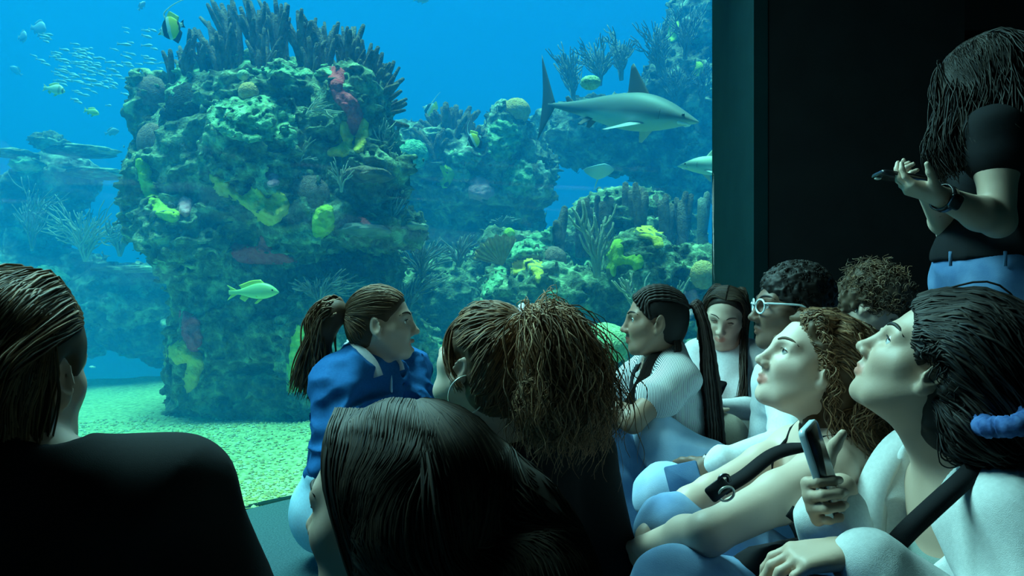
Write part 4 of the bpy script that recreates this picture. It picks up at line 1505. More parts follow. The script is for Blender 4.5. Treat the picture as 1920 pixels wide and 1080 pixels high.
    def sleeve(s, d, side, e, upto=1.0, fore=0.0, flare=0.0):
        sh, el, wr, k = s.limbs[side]
        b = sh + (el - sh) * upto
        d.cap(sh, b, .056 * k + e, (.056 - .016 * upto) * k + e + flare, .03)
        if fore > 0:
            w = el + (wr - el) * fore
            d.cap(el, w, .043 * k + e, (.042 - .014 * fore) * k + e, .02)
        return d

    def hand(s, wr, d, n, t, curls=(30, 30, 30, 30), thumb=25, k=1.0, spread=.10, tdir=None):
        """d along the hand, n out of the palm, t towards the thumb"""
        sk = s.sk
        d, n = nrm(d), nrm(n)
        n = nrm(n - d * (d @ n))
        t = nrm(np.asarray(t, float) - d * (d @ np.asarray(t, float)) - n * (n @ np.asarray(t, float)))
        K = []
        for i in range(4):
            kn = wr + d * (.088, .092, .088, .078)[i] * k + t * (.030, .010, -.010, -.028)[i] * k
            K.append(kn)
            sk.cap(wr + t * (.014 - .009 * i) * k + d * .008, kn, .0165 * k, .0115 * k, .014)
        sk.cap(wr + d * .03 * k + t * .026 * k + n * .006, wr + d * .062 * k + t * .022 * k + n * .004, .016 * k, .013 * k, .014)
        for i in range(4):
            ln = (.072, .081, .075, .058)[i] * k
            r = (.0088, .0090, .0086, .0078)[i] * k
            p, a = K[i], 0.0
            c = math.radians(curls[i])
            sp = t * spread * (.9, .25, -.35, -.95)[i]
            for j, fr in enumerate((.44, .31, .25)):
                a += c * (0.9, 1.15, .8)[j]
                q = p + (nrm(d + sp) * math.cos(a) + n * math.sin(a)) * ln * fr
                sk.cap(p, q, r * (1.05, .95, .88)[j], r * (.96, .88, .74)[j], .004)
                p = q
        b = wr + d * .022 * k + t * .022 * k
        td = nrm(t * .72 + d * .62 + n * .30) if tdir is None else nrm(tdir)
        p = b
        for j, ln in enumerate((.042, .032, .026)):
            q = p + td * ln * k
            sk.cap(p, q, (.0145, .0108, .0096)[j] * k, (.0112, .0098, .0074)[j] * k, .008)
            p = q
            td = nrm(td + (d * .35 + n * math.sin(math.radians(thumb)) * .9) * .5)
        return s

    # ---- meshes
    def body(s, tints=None, lips=(1.0, .62, .60), lip_on=True):
        lo, hi = s.sk.bounds(.02)
        V, Q = nets(s.sk.ev, lo, hi, s.h, 5)
        q = s.loc(V)
        col = np.ones((len(V), 3))
        col *= (1 + .06 * fbm(V * 22, 2))[:, None]
        d = np.sqrt(((q[:, 0] - .090) / .016) ** 2 + (q[:, 1] / .024) ** 2 + ((q[:, 2] + .067) / .0125) ** 2)
        w = np.clip((1.15 - d) * 3, 0, 1)[:, None]
        if lip_on:
            col = col * (1 - w) + col * A(*lips) * w
        for y in (1, -1):
            d = np.sqrt(((q[:, 0] - .066) / .03) ** 2 + ((q[:, 1] - .040 * y) / .026) ** 2 + ((q[:, 2] + .030) / .024) ** 2)
            w = np.clip(1.1 - d, 0, 1)[:, None] * .5
            col = col * (1 - w) + col * A(1.08, .88, .84) * w
        o = thin_out(obj('body', (V, Q, col), s.m, s.root, True), .24)
        return o

    def surf(s, p):
        p = np.asarray(p, float)[None]
        for _ in range(4):
            d = s.sk.ev(p)[0]
            g = np.array([s.sk.ev(p + e)[0] - s.sk.ev(p - e)[0] for e in np.eye(3) * .001])
            p = p - nrm(g) * d
        return p[0]

    def face(s, hair, look=(1, 0, 0), closed=False, brow=1.0, iris=(.09, .05, .03)):
        for y in (1, -1):
            c = s.L((.0705, .032 * y, .005))
            V, q = uvs(c, A(.0125, .0125, .0125) * s.k, s.R, 16, 12)
            g = nrm(s.R @ nrm(A(*look)))
            a = ((V - c) / (.0125 * s.k)) @ g
            t = np.ones((len(V), 3)) * A(.78, .76, .74)
            t[a > .86] = iris
            t[a > .955] = (.005, .005, .005)
            if closed:
                t[:] = (.36, .25, .2)
            obj('eye', (V, q, t), m_eyeball, s.root, True)
            mb = MB()
            pts = [s.L((.088, .013 * y, .025)), s.L((.084, .026 * y, .031)), s.L((.072, .044 * y, .029)), s.L((.062, .053 * y, .023))]
            pts = spline([s.surf(p) for p in pts], 9)
            mb.tube(pts, s.k * brow * np.array([.0022, .0032, .0036, .0036, .0034, .003, .0026, .002, .001]), 6)
            obj('eyebrow', mb, hair, s.root, True)
            mb = MB()
            pts = spline([s.L((.0835, .021 * y, .0085)), s.L((.0855, .032 * y, .0105)), s.L((.078, .045 * y, .0065))], 8)
            mb.tube(pts, .0013 * s.k, 5)
            obj('eyelashes', mb, hair, s.root, True)

    def garment(s, name, d, m, h=0.007, post=None, label=None, parent=None):
        d.post = post
        lo, hi = d.bounds(.02)
        V, Q = nets(d.ev, lo, hi, h, 4, .01)
        o = thin_out(obj(name, (V, Q), m, parent or s.root, True), .45)
        if label:
            o['label'] = label
        return o

    # ---- hair
    def scalp(s, e=.006, cut=.022, extra=None, h=.005, amp=.004, f=40, face=True, low=None, ears=True):
        d = SDF()
        d.ell(s.L((-.012, 0, .030)), A(.097 + e, .074 + e, .086 + e) * s.k, s.R, .02)
        d.ell(s.L((-.045, 0, -.015)), A(.058 + e, .062 + e, .075 + e) * s.k, s.R, .03)
        if face:
            d.half(s.L(A(.8, 0, -.6) * cut), s.R @ A(.8, 0, -.6), .012)
        if low is not None:
            d.half(s.L((0, 0, low)), s.R @ A(.2, 0, -1), .012)
        if extra:
            extra(d)
        if ears:
            for y in (1, -1):
                d.ell(s.L((.004, .090 * y, -.008)), A(.027, .024, .036) * s.k, s.R, .006, -1)
        d.post = lambda P, q: q - amp * vnoise(P * f) - amp * .6 * vnoise(P * f * 2.1)
        s.hs = d
        lo, hi = d.bounds(.02)
        return nets(d.ev, lo, hi, h, 4, .01)

    def on_scalp(s, q, lift=0.006):
        """push local points out to just above the scalp"""
        c = A(-.012, 0, .030)
        r = A(.097, .074, .086) + lift
        v = q - c
        n = np.linalg.norm(v / r, axis=-1, keepdims=True)
        return np.where(n < 1, c + v / np.maximum(n, 1e-3), q)


def cling(d, P, lift=.001, vary=0.0, only_in=True):
    """move points out of a solid to just above its surface"""
    P = np.asarray(P, float)
    q = P.reshape(-1, 3).copy()
    lf = lift + (vary * rng.random(P.shape[0])[:, None] * np.ones(P.shape[1:-1]) if P.ndim == 3 else np.zeros(P.shape[:-1])).ravel()
    for _ in range(3):
        v = d.ev(q)
        m = np.nonzero((v < lf) if only_in else np.ones(len(q), bool))[0]
        if not len(m):
            break
        g = np.stack([d.ev(q[m] + e) - d.ev(q[m] - e) for e in np.eye(3) * .002], 1)
        g /= np.linalg.norm(g, axis=1)[:, None] + 1e-9
        q[m] += g * np.clip(lf[m] - v[m], -.03, .03)[:, None]
    return q.reshape(P.shape)


def tints(n, lo=.6, hi=1.7, warm=.12):
    t = rng.uniform(lo, hi, (n, 1)) * (1 + rng.normal(0, warm, (n, 1)) * A(1, .4, -.3))
    return np.clip(t, .2, 3)


def locks(mb, guides, n, r, spread=.006, curl=0.0, freq=30.0, wave=.006, pts=20, shade=(.6, 1.7), tip=.35, grow=1.0, keep=None, loose=0.0):
    """locks that follow neighbouring guides; curl = coil radius, freq = coils along the lock"""
    G = np.stack([spline(g, pts) for g in guides])
    m = len(G)
    u = rng.random(n) * (m - 1)
    i = np.minimum(u.astype(int), m - 2) if m > 1 else np.zeros(n, int)
    f = (u - i)[:, None, None]
    P = G[i] * (1 - f) + G[np.minimum(i + 1, m - 1)] * f
    s = np.linspace(0, 1, pts)[None, :, None]
    ramp = np.clip(s * 3, 0.15, 1) ** grow
    P = P + rng.normal(0, spread, (n, 1, 3)) * ramp * (1 + loose * s)
    ph = rng.random((n, 1, 1)) * 50
    q = np.concatenate([vnoise(np.stack([(P[..., 0] * 9 + ph[..., 0] * (k + 1)).ravel(), (P[..., 1] * 9).ravel(), (P[..., 2] * 9).ravel()], 1)).reshape(n, pts, 1) for k in range(3)], -1)
    P = P + q * wave * ramp
    if curl:
        T = np.gradient(P, axis=1)
        T /= np.linalg.norm(T, axis=2, keepdims=True) + 1e-9
        a = np.cross(T, nrm(A(.3, .8, .2)))
        a /= np.linalg.norm(a, axis=2, keepdims=True) + 1e-9
        b = np.cross(T, a)
        th = s * freq * rng.uniform(.75, 1.3, (n, 1, 1)) * rng.choice((-1, 1), (n, 1, 1)) + ph
        P = P + curl * rng.uniform(.5, 1.3, (n, 1, 1)) * ramp * (np.cos(th) * a + np.sin(th) * b)
    if keep is not None:
        P = keep(P)
    rr = r * rng.uniform(.6, 1.3, (n, 1)) * np.interp(np.linspace(0, 1, pts), [0, .15, .7, 1], [.7, 1, .9, tip])[None]
    strands(mb, P, rr, tints(n, *shade))
    return mb


def slick(p, mb, tie, n=220, r=.0022, lift=.007, back=None, shade=(.6, 1.8), hl=.022, wave=.003, pts=14):
    """hair combed from the hairline to the tie"""
    tie = A(*tie)
    th = rng.uniform(-1, 1, n)
    # hairline: forehead (0) to temples to nape (+-1)
    hx = [0, .28, .44, .54, .66, .82, 1]
    cx = np.interp(np.abs(th), hx, [.078, .060, .024, -.022, -.044, -.066, -.085])
    cyy = np.interp(np.abs(th), hx, [0, .050, .071, .078, .074, .055, 0]) * np.sign(th)
    cz = np.interp(np.abs(th), hx, [.088, .070, .030, .034, -.030, -.060, -.072])
    S0 = np.stack([cx, cyy, cz], 1)
    f = rng.random(n)[:, None] ** 1.5 * .75
    S0 = S0 * (1 - f) + (S0 * .4 + tie * .6) * f
    t = np.linspace(0, 1, pts)[None, :, None]
    P = S0[:, None] * (1 - t) + tie[None, None] * t
    mid = np.stack([np.zeros(n), S0[:, 1] * .35, np.abs(S0[:, 0]) * .2], 1)
    P = P + mid[:, None] * np.sin(t * math.pi) * .8
    c = A(-.012, 0, .030)
    rad = A(.097, .074, .086) + lift
    v = P - c
    nn = np.linalg.norm(v / rad, axis=-1, keepdims=True)
    low = P[..., 2:3] < -.03
    P = np.where((nn < 1.0) | ~low, c + v / np.maximum(nn, 1e-3) * (1 + .012 * rng.random((n, 1, 1))), P)
    P = P + (wave * vnoise((P * 40 + rng.random((n, 1, 1)) * 9).reshape(-1, 3))).reshape(n, pts, 1) * A(.5, .5, 1)
    Wd = cling(p.hs, p.c + p.k * (P @ p.R.T), .0004, .0025)
    strands(mb, Wd, r * np.interp(np.linspace(0, 1, pts), [0, .2, 1], [.5, 1, .9])[None] * rng.uniform(.6, 1.3, (n, 1)), tints(n, *shade))


def hair_obj(p, mb, m, name='hair', label=None):
    o = obj(name, mb, m, p.root, True)
    if label:
        o['label'] = label
    return o


def band(path, width, normal_hint, th=.003, n=40):
    """flat strap along a path"""
    P = spline(path, n)
    T = np.gradient(P, axis=0)
    T /= np.linalg.norm(T, axis=1)[:, None]
    N = np.asarray(normal_hint, float)
    N = np.broadcast_to(N, P.shape) if N.ndim == 1 else N
    Wv = np.cross(T, N)
    Wv /= np.linalg.norm(Wv, axis=1)[:, None] + 1e-9
    N2 = np.cross(Wv, T)
    a, b = P + Wv * width / 2, P - Wv * width / 2
    V = np.concatenate([a + N2 * th, b + N2 * th, b - N2 * th, a - N2 * th])
    k = np.arange(n - 1)
    q = [np.stack([k + i * n, k + 1 + i * n, k + 1 + ((i + 1) % 4) * n, k + ((i + 1) % 4) * n], 1) for i in range(4)]
    q.append(np.array([[0, n, 2 * n, 3 * n], [n - 1, 4 * n - 1, 3 * n - 1, 2 * n - 1]]))
    return V, np.concatenate(q)


def slab(c, R, size, rad=.008, seg=5):
    """rounded flat box: size (x, y, z) in the frame R, corners rounded in x-y"""
    sx, sy, sz = A(*size) / 2
    pts = []
    for cx_, cy_, a0 in ((sx - rad, sy - rad, 0), (-sx + rad, sy - rad, 90), (-sx + rad, -sy + rad, 180), (sx - rad, -sy + rad, 270)):
        for i in range(seg):
            a = math.radians(a0 + 90 * i / (seg - 1))
            pts.append((cx_ + rad * math.cos(a), cy_ + rad * math.sin(a)))
    P = np.array(pts)
    n = len(P)
    e = min(.0015, sz * .4)
    ring = [np.c_[P * (1 - e / max(sx, sy)), np.full(n, -sz)], np.c_[P, np.full(n, -sz + e)], np.c_[P, np.full(n, sz - e)], np.c_[P * (1 - e / max(sx, sy)), np.full(n, sz)]]
    V = np.concatenate(ring) @ np.asarray(R).T + np.asarray(c)
    k = np.arange(n)
    k2 = (k + 1) % n
    q = np.concatenate([np.stack([i * n + k, i * n + k2, (i + 1) * n + k2, (i + 1) * n + k], 1) for i in range(3)])
    return V, [q, k[::-1][None], (k + 3 * n)[None]]


def frame(x, z):
    """orthonormal frame with first axis x and third axis near z"""
    x = nrm(x)
    z = nrm(np.asarray(z, float) - x * (x @ np.asarray(z, float)))
    return np.stack([x, np.cross(z, x), z], 1)


def leg_to(d, hip, knee, ankle, e=0.0, k=1.0, upto=1.0):
    d.cap(hip, knee, .088 * k + e, .062 * k + e, .04)
    d.cap(knee, np.asarray(knee) + (np.asarray(ankle) - knee) * upto, .062 * k + e, .048 * k + e, .03)
    return d


def shoe(p, ankle, toe_dir):
    d = SDF()
    a = np.asarray(ankle, float)
    t = nrm(toe_dir)
    a = A(a[0], a[1], max(a[2], .05))
    d.cap(a + A(0, 0, -.01), a + t * .13 + A(0, 0, -.02), .042, .036, .02)
    d.half((0, 0, .004), (0, 0, -1))
    p.garment('shoe', d, m_shoe, .008)
# ================================================================== the people
def onto(p, lift=.004):
    """keep lock points outside the skull"""
    h = p.hs
    return lambda P: cling(h, P, .0004, .003)


# ---- guide in the blue sweater, talking to the group ------------------------------
p = Person('person in blue sweater with pale collar and long ponytail, talking towards the right', (-.56, 2.42, 0), 'fair', .004)
p.head(W(716, 606, 2.4), 3, 2, 0, 1.0, mouth=1.3, neck=W(690, 692, 2.44))
p.torso((-.56, 2.46, .14), -30, (-.375, 2.58, .62), (-.53, 2.31, .605), w=.92)
p.arm('R', (-.53, 2.31, .605), (-.515, 2.17, .39), (-.33, 2.10, .43))
p.arm('L', (-.375, 2.58, .62), (-.28, 2.47, .42), (-.24, 2.24, .43))
p.hand(p.limbs['R'][2], (1, .2, 0), (0, .3, -1), (.2, 1, 0), (35, 35, 40, 45))
p.hand(p.limbs['L'][2], (.6, -.8, 0), (0, .2, -1), (-.6, -.6, 0), (35, 35, 40, 45))
p.body()
p.face(HAIR['dark'], (1, 0, 0))
d = SDF()
p.torso_to(d, .022)
p.sleeve(d, 'R', .020, 1, .92)
p.sleeve(d, 'L', .020, 1, .92)
d.ell(p.nb + A(.02, -.01, .055), A(.062, .062, .06), None, .015, -1)
d.half((-.56, 2.46, .30), (0, 0, -1), .03)
d_sw = d
sw = p.garment('sweater', d, m_bluesweat, .0075, wrinkle(.017, 10, (1, 1, 1.6), 3))
d = SDF()
p.torso_to(d, .026)
d.half((-.56, 2.46, .33), (0, 0, 1), .02)
leg_to(d, A(-.50, 2.40, .15), A(-.36, 2.05, .35), A(-.30, 2.15, .06), .012)
leg_to(d, A(-.50, 2.55, .15), A(-.22, 2.35, .36), A(-.25, 2.45, .06), .012)
d.half((0, 0, .003), (0, 0, -1))
p.garment('trousers', d, m_paleblue, .009, wrinkle(.008, 9, None, 5))
shoe(p, (-.30, 2.15, .06), (.8, -.5, 0))
shoe(p, (-.25, 2.45, .06), (.8, -.5, 0))
# collar, placket
cb = p.nb + A(0, 0, .05)
swd = SDF()
swd.p = d_sw.p
obj('collar', band(cling(swd, spline([cb + A(-.062, .02, .040), cb + A(-.050, -.062, .028), cb + A(-.005, -.095, -.010), cb + A(.040, -.110, -.065)], 12), .010), .040, A(-.25, -.8, .5), .004), m_white, sw, True)['label'] = 'pale pointed collar'
obj('collar', band(cling(swd, spline([cb + A(-.062, .02, .040), cb + A(-.01, .076, .022), cb + A(.06, .050, -.02), cb + A(.085, .0, -.062)], 12), .010), .036, A(.4, .6, .5), .004), m_white, sw, True)['label'] = 'pale pointed collar'
obj('placket', tube(cling(swd, spline([cb + A(.065, -.03, -.05), cb + A(.085, -.065, -.10), cb + A(.105, -.085, -.16), cb + A(.10, -.095, -.22)], 20), .003, 0, False), .0045, 6), m_paleblue, sw, True)
obj('necklace', tube(spline([p.nb + A(-.02, -.060, .045), p.nb + A(.03, -.062, .02), p.nb + A(.065, -.02, .008), p.nb + A(.05, .04, .03)], 20), .0016, 5), m_darkmetal, p.root, True)
mb = MB()
V, Q = p.scalp(.006, .020, amp=.002, low=-.07)
mb.add(V, Q, (.8, .8, .8))
slick(p, mb, (-.108, 0, .030), 380, .0019, .0075, shade=(.5, 2.4))
T = p.L((-.108, 0, .03))
mb.add(*uvs(T, (.026, .026, .026)), (.6, .6, .6))
g = [[T, T + A(-.045, -.02 + .02 * i, .022 + .010 * i), T + A(-.085 - .010 * i, -.02, -.02), T + A(-.115 + .018 * i, -.01, -.13), T + A(-.140 + .025 * i, 0, -.235 - .01 * i)] for i in (-1, 0, 1, 2)]
g.append([T, T + A(-.03, -.03, .02), T + A(-.055, -.03, -.05), T + A(-.09, -.02, -.15), T + A(-.135, 0, -.225)])
locks(mb, g, 520, .0030, .010, .003, 9, .014, 22, (.6, 2.6), .3, loose=.5)
dd = SDF().chain([T, T + A(-.035, -.01, .010), T + A(-.068, -.01, -.03), T + A(-.092, 0, -.12), T + A(-.122, 0, -.20)], [.025, .036, .040, .032, .010], .02)
lo, hi = dd.bounds()
mb.add(*nets(dd.ev, lo, hi, .006), (.8, .8, .8))
hair_obj(p, mb, HAIR['brown'])
obj('hair_tie', tube([T + .029 * A(0, math.cos(a), math.sin(a)) for a in np.linspace(0, 6.3, 20)], .006, 6), m_blackstrap, p.root)

# ---- curly ponytail, hoop earring --------------------------------------------------
p = Person('person with big curly brown ponytail, hoop earring and black top, back to us', (.06, 1.70, 0), 'fair', .004)
p.head(W(908, 680, 1.58), 142, 24, 0, 1.04, neck=(-.012, 1.635, .585))
p.torso((.10, 1.74, .14), 125, (-.165, 1.55, .545), (.165, 1.71, .520), w=1.0)
p.arm('R', (.165, 1.71, .520), (.232, 1.69, .27), (.06, 1.88, .30))
p.arm('L', (-.165, 1.55, .545), (-.22, 1.66, .30), (-.02, 1.9, .34))
p.hand(p.limbs['R'][2], (-.8, .5, 0), (0, .3, -1), (-.4, -.8, 0))
p.hand(p.limbs['L'][2], (.8, .5, 0), (0, .3, -1), (.4, -.8, 0))
p.body()
p.face(HAIR['brown'], (1, 0, 0))
d = SDF()
p.torso_to(d, .012)
p.sleeve(d, 'R', .018, 1, .35)
p.sleeve(d, 'L', .010, .16)
d.ell(p.nb + A(-.035, .0, .03), A(.105, .105, .075), None, .02, -1)
p.garment('black_top', d, m_blacktee, .0075, wrinkle(.005, 8, None, 8))
d = SDF()
leg_to(d, A(.05, 1.83, .13), A(.05, 2.13, .40), A(.2, 2.0, .06), .012)
leg_to(d, A(-.05, 1.74, .13), A(-.25, 2.02, .40), A(-.1, 1.98, .06), .012)
d.ell(p.hip, A(.16, .17, .13), p.T, .05)
d.half((0, 0, .003), (0, 0, -1))
p.garment('trousers', d, m_blacktee, .011, wrinkle(.006, 9))
shoe(p, (.2, 2.0, .06), (-.3, .9, 0))
shoe(p, (-.1, 1.98, .06), (-.3, .9, 0))
nk = [p.nb + A(.062 * math.cos(a) - .012, .062 * math.sin(a), .030 + .018 * math.sin(a + .7)) for a in np.linspace(0, 6.283, 28)]
obj('necklace', tube(nk, .0032, 6), mat('maroon_cord', (.10, .02, .03), .6), p.root, True)
ec = W(875, 741, 1.50)
ring = [ec + .039 * (math.cos(a) * A(.92, .25, .05) + math.sin(a) * A(0, 0, 1)) for a in np.linspace(0, 6.283, 40)]
obj('earring', tube(ring, .0016, 6), m_metal, p.root, True)['label'] = 'large thin hoop earring'
mb = MB()
V, Q = p.scalp(.010, .016, amp=.004, low=-.062)
mb.add(V, Q, (.75, .75, .75))
slick(p, mb, tuple(p.loc(W(998, 584, 1.51)[None])[0]), 520, .0021, .0125, shade=(.5, 2.2), wave=.006, pts=18)
for y in (1,):
    locks(mb, [[p.L((.070, .030, .085)), p.L((.060, .066, .040)), p.L((.030, .078, -.010)), p.L((-.015, .083, -.045))], [p.L((.06, .04, .09)), p.L((.048, .072, .04)), p.L((.015, .082, -.005)), p.L((-.03, .083, -.03))]], 60, .002, .003, .003, 8, .004)
T = W(1000, 596, 1.51)
dd = SDF().chain([T, T + A(.022, -.02, -.026), T + A(.040, -.02, -.095), T + A(.050, -.02, -.160), T + A(.048, -.01, -.195)], [.024, .044, .070, .080, .060], .03)
dd.post = lambda P, q: q - .014 * vnoise(P * 28) - .008 * vnoise(P * 60)
lo, hi = dd.bounds()
mb.add(*nets(dd.ev, lo, hi, .0055), (.55, .55, .55))
g = []
for i in range(13):
    a = -1.9 + i * .32
    r = .068
    ox, oy = math.sin(a), -math.cos(a) * .8
    ox = ox * .72 if ox < 0 else ox
    g.append([T, T + A(.018 + .030 * ox, -.02 + .045 * oy, -.004), T + A(.044 + r * .9 * ox, -.02 + r * oy, -.075), T + A(.054 + r * 1.05 * ox, -.02 + r * oy, -.155), T + A(.050 + r * ox, -.01 + r * .7 * oy, -.215 - rnd.uniform(0, .03))])
p.hs = dd
locks(mb, g, 1500, .0014, .012, .0085, 18, .026, 28, (.6, 4.0), .4, loose=.8, keep=lambda P: cling(dd, P, .0004, .006))
locks(mb, g, 240, .0011, .020, .008, 18, .03, 28, (.8, 3.0), .3, loose=1.0)
hair_obj(p, mb, HAIR['auburn'])
obj('hair_tie', tube([T + A(-.008, 0, 0) + .026 * (math.cos(a) * A(.2, .98, 0) + math.sin(a) * A(-.5, .1, .85)) for a in np.linspace(0, 6.283, 24)], .0085 + .002 * np.sin(np.arange(24) * 2.1), 8), m_scrunchie_w, p.root, True)

# ---- braids -------------------------------------------------------------------------
p = Person('person with long black braids in a ponytail and striped top, looking left', (.56, 2.6, 0), 'brown', .004)
p.head(W(1228, 602, 2.6), 174, 0, 0, 1.0, neck=W(1247, 670, 2.64), neck_r=.047)
p.torso((.61, 2.68, .14), 178, (.555, 2.49, .600), (.52, 2.80, .600), w=.92)
p.arm('L', (.555, 2.49, .600), (.385, 2.38, .475), (.275, 2.50, .52), .92)
p.arm('R', (.52, 2.80, .600), (.36, 2.84, .46), (.255, 2.62, .50), .92)
p.hand(p.limbs['L'][2], (-.5, .8, .1), (-.3, .2, -1), (-.6, -.6, .6), (45, 45, 45, 45))
p.hand(p.limbs['R'][2], (-.4, -.8, .1), (-.3, -.2, -1), (-.6, .6, .6), (45, 45, 45, 45))
p.body()
p.face(HAIR['black'], (1, 0, 0), iris=(.04, .02, .015))
d = SDF()
p.torso_to(d, .011)
p.sleeve(d, 'L', .014, .45, flare=.012)
p.sleeve(d, 'R', .014, .45, flare=.012)
d.ell(p.nb + A(-.055, 0, .01), A(.085, .07, .11), None, .02, -1)
p.garment('striped_top', d, m_stripe, .0065, wrinkle(.007, 8, None, 12))
d = SDF()
leg_to(d, A(.58, 2.58, .15), A(.235, 2.44, .45), A(.40, 2.30, .06), .014, 1.0)
leg_to(d, A(.58, 2.76, .15), A(.20, 2.74, .45), A(.34, 2.72, .06), .014, 1.0)
d.ell(p.hip - A(0, 0, .02), A(.15, .17, .12), p.T, .05)
d.half((0, 0, .003), (0, 0, -1))
p.garment('jeans', d, m_jean, .009, wrinkle(.008, 8, None, 2))
shoe(p, (.40, 2.30, .06), (-.9, -.3, 0))
shoe(p, (.34, 2.72, .06), (-1, 0, 0))
obj('bag_strap', band([p.nb + A(.06, .07, .01), p.nb + A(-.02, .09, .012), p.nb + A(-.10, .06, -.06), p.nb + A(-.115, .02, -.20)], .022, A(-.7, -.2, .7), .003), m_blackstrap, p.root, True)
mb = MB()
V, Q = p.scalp(.007, .020, amp=.001, low=-.07)
mb.add(V, Q, (.6, .6, .6))
# rows of braids drawn back over the head
T = p.L((-.112, 0, .045))


def braid(path, r, n=30, w=.5):
    P = spline(path, n)
    return P, r * (1 + .22 * np.sin(np.arange(n) * 2.2))


for i in range(17):
    a = (i - 8) / 8.0
    yy = a * .072
    xs = [.070 - .05 * abs(a) ** 2, .030, -.03, -.08, -.112]
    zz = [.085 - .075 * abs(a) ** 1.6, .12, .13, .09, .045]
    pts = p.on_scalp(np.array([(xs[j], yy * (1, 1.05, .95, .6, .15)[j], zz[j] - (0, .05, .055, .03, 0)[j] * abs(a) ** 1.5) for j in range(5)]), .010)
    c0 = A(-.012, 0, .03)
    rad = A(.097, .074, .086) + .0095
    v = pts - c0
    pts = np.where(np.arange(5)[:, None] < 4, c0 + v / np.linalg.norm(v / rad, axis=1, keepdims=True), pts)
    P, r = braid([p.L(q) for q in pts], .0052, 34)
    mb.tube(P, r, 6, A(1, .95, .9) * rnd.uniform(.8, 2.0))
for i in range(46):
    a = rnd.uniform(-1, 1)
    b = rnd.uniform(-1, 1)
    e = rnd.uniform(-.05, .05)
    pts = [T + A(0, 0, 0), T + A(.030 + .012 * b, .02 * a, .012 + .012 * b), T + A(.056 + .018 * b, .03 * a - .02, -.085), T + A(.070 + .028 * b, .035 * a - .03, -.24), T + A(.085 + .030 * b, .035 * a - .03, -.40), T + A(.088 + .034 * b, .035 * a - .03, -.50 + e)]
    P, r = braid(pts, .0050, 60)
    P = P + .002 * np.stack([vnoise(P * 30 + i), vnoise(P * 30 + i + 9), vnoise(P * 30 + i + 17)], 1)
    mb.tube(P, r, 5, A(1.15, .9, .8) * rnd.uniform(.8, 2.2))
for i in range(12):
    q = p.L((-.06 - .006 * (i % 4), .045 - .004 * i, -.05))
    pts = [q, q + A(.0, -.02, -.05), p.nb + A(.0 - .006 * i, -.085, .015), p.nb + A(-.065 - .004 * i, -.085, -.065), p.nb + A(-.10 - .005 * i, -.075 + .004 * i, -.17)]
    P, r = braid(pts, .0042, 44)
    mb.tube(P, r, 5, A(1.1, .85, .75) * rnd.uniform(.8, 1.8))
hair_obj(p, mb, HAIR['black'])

# ---- girl on the floor against the wall ----------------------------------------------
p = Person('person with long dark hair and white long-sleeved top at the foot of the column', (.90, 3.08, 0), 'fair', .004)
p.head(W(1358, 592, 3.06), -112, -22, -10, .98, neck=(.900, 3.115, .655), neck_r=.046)
p.torso((.92, 3.12, .14), -108, (1.015, 3.06, .615), (.775, 3.13, .615), w=.88, ab=.9)
p.arm('L', (1.015, 3.06, .615), (.985, 2.93, .425), (.76, 2.83, .445), .88)
p.arm('R', (.775, 3.13, .615), (.72, 3.0, .41), (.70, 2.80, .46), .88)
p.hand(p.limbs['L'][2], (-.95, -.1, .1), (-.1, .5, .8), (0, -.5, .6), (50, 50, 55, 60), k=.9)
p.hand(p.limbs['R'][2], (.1, -.95, .1), (.5, .1, .8), (.6, 0, .3), (50, 50, 55, 60), k=.9)
p.body()
p.face(HAIR['black'], (1, 0, -.5), closed=True, brow=.6)
d = SDF()
p.torso_to(d, .010)
p.sleeve(d, 'L', .010, 1, .96)
p.sleeve(d, 'R', .010, 1, .96)
d.ell(p.nb + A(-.01, -.03, .035), A(.058, .062, .05), None, .012, -1)
d.half((0, 0, .22), (0, 0, -1), .03)
p.garment('white_top', d, m_white, .0065, wrinkle(.006, 10, None, 21))
d = SDF()
leg_to(d, A(.99, 3.06, .15), A(.775, 2.72, .36), A(.68, 2.92, .07), .012)
leg_to(d, A(.85, 3.10, .15), A(.55, 2.86, .32), A(.72, 2.80, .06), .012)
d.ell(p.hip, A(.15, .17, .13), p.T, .05)
d.half((0, 0, .003), (0, 0, -1))
p.garment('trousers', d, m_beige, .009, wrinkle(.008, 9, None, 6))
shoe(p, (.68, 2.92, .07), (-.9, -.2, 0))
shoe(p, (.72, 2.80, .06), (.8, -.3, 0))
mb = MB()
V, Q = p.scalp(.006, .004, amp=.001)
mb.add(V, Q, (.7, .7, .7))
for y in (1, -1):
    g = []
    for i in range(7):
        x0 = .058 - .024 * i
        q = [p.L((x0, .003 * y, .116 - .010 * abs(i - 2))), p.L((x0 - .020, .058 * y, .092)), p.L((x0 * .5 - .008, .084 * y, .030)), p.L((x0 * .4 - .010, .088 * y, -.05))]
        e = q[-1]
        if y > 0:
            q += [A(e[0] - .022 - .004 * i, min(e[1], 3.00) - .02 - .004 * i, .58), A(e[0] - .030 - .008 * i, 2.93 - .006 * i, .48), A(e[0] - .030 - .010 * i, 2.92, .41 + .01 * i)]
        else:
            q += [A(e[0] - .010, e[1] - .01, .60), A(e[0] - .015 + .012 * i, e[1] - .01, .50), A(e[0] - .01 + .012 * i, e[1] - .02, .43)]
        g.append(q)
    locks(mb, g, 420, .0021, .005, 0, 1, .006, 18, (.6, 2.6), .4, keep=onto(p, .006))
hair_obj(p, mb, HAIR['dark'])
ph = W(1335, 740, 2.80)
Rp = frame(A(.2, -.5, .8), A(.1, .75, .6))
t = empty('phone', ph, 'small dark phone in the hands of the girl below the column', 'phone')
obj('case', slab(ph, Rp, (.14, .07, .009)), m_phone, t)
m_glow = bpy.data.materials.new('lit_phone_screen')
m_glow.use_nodes = True
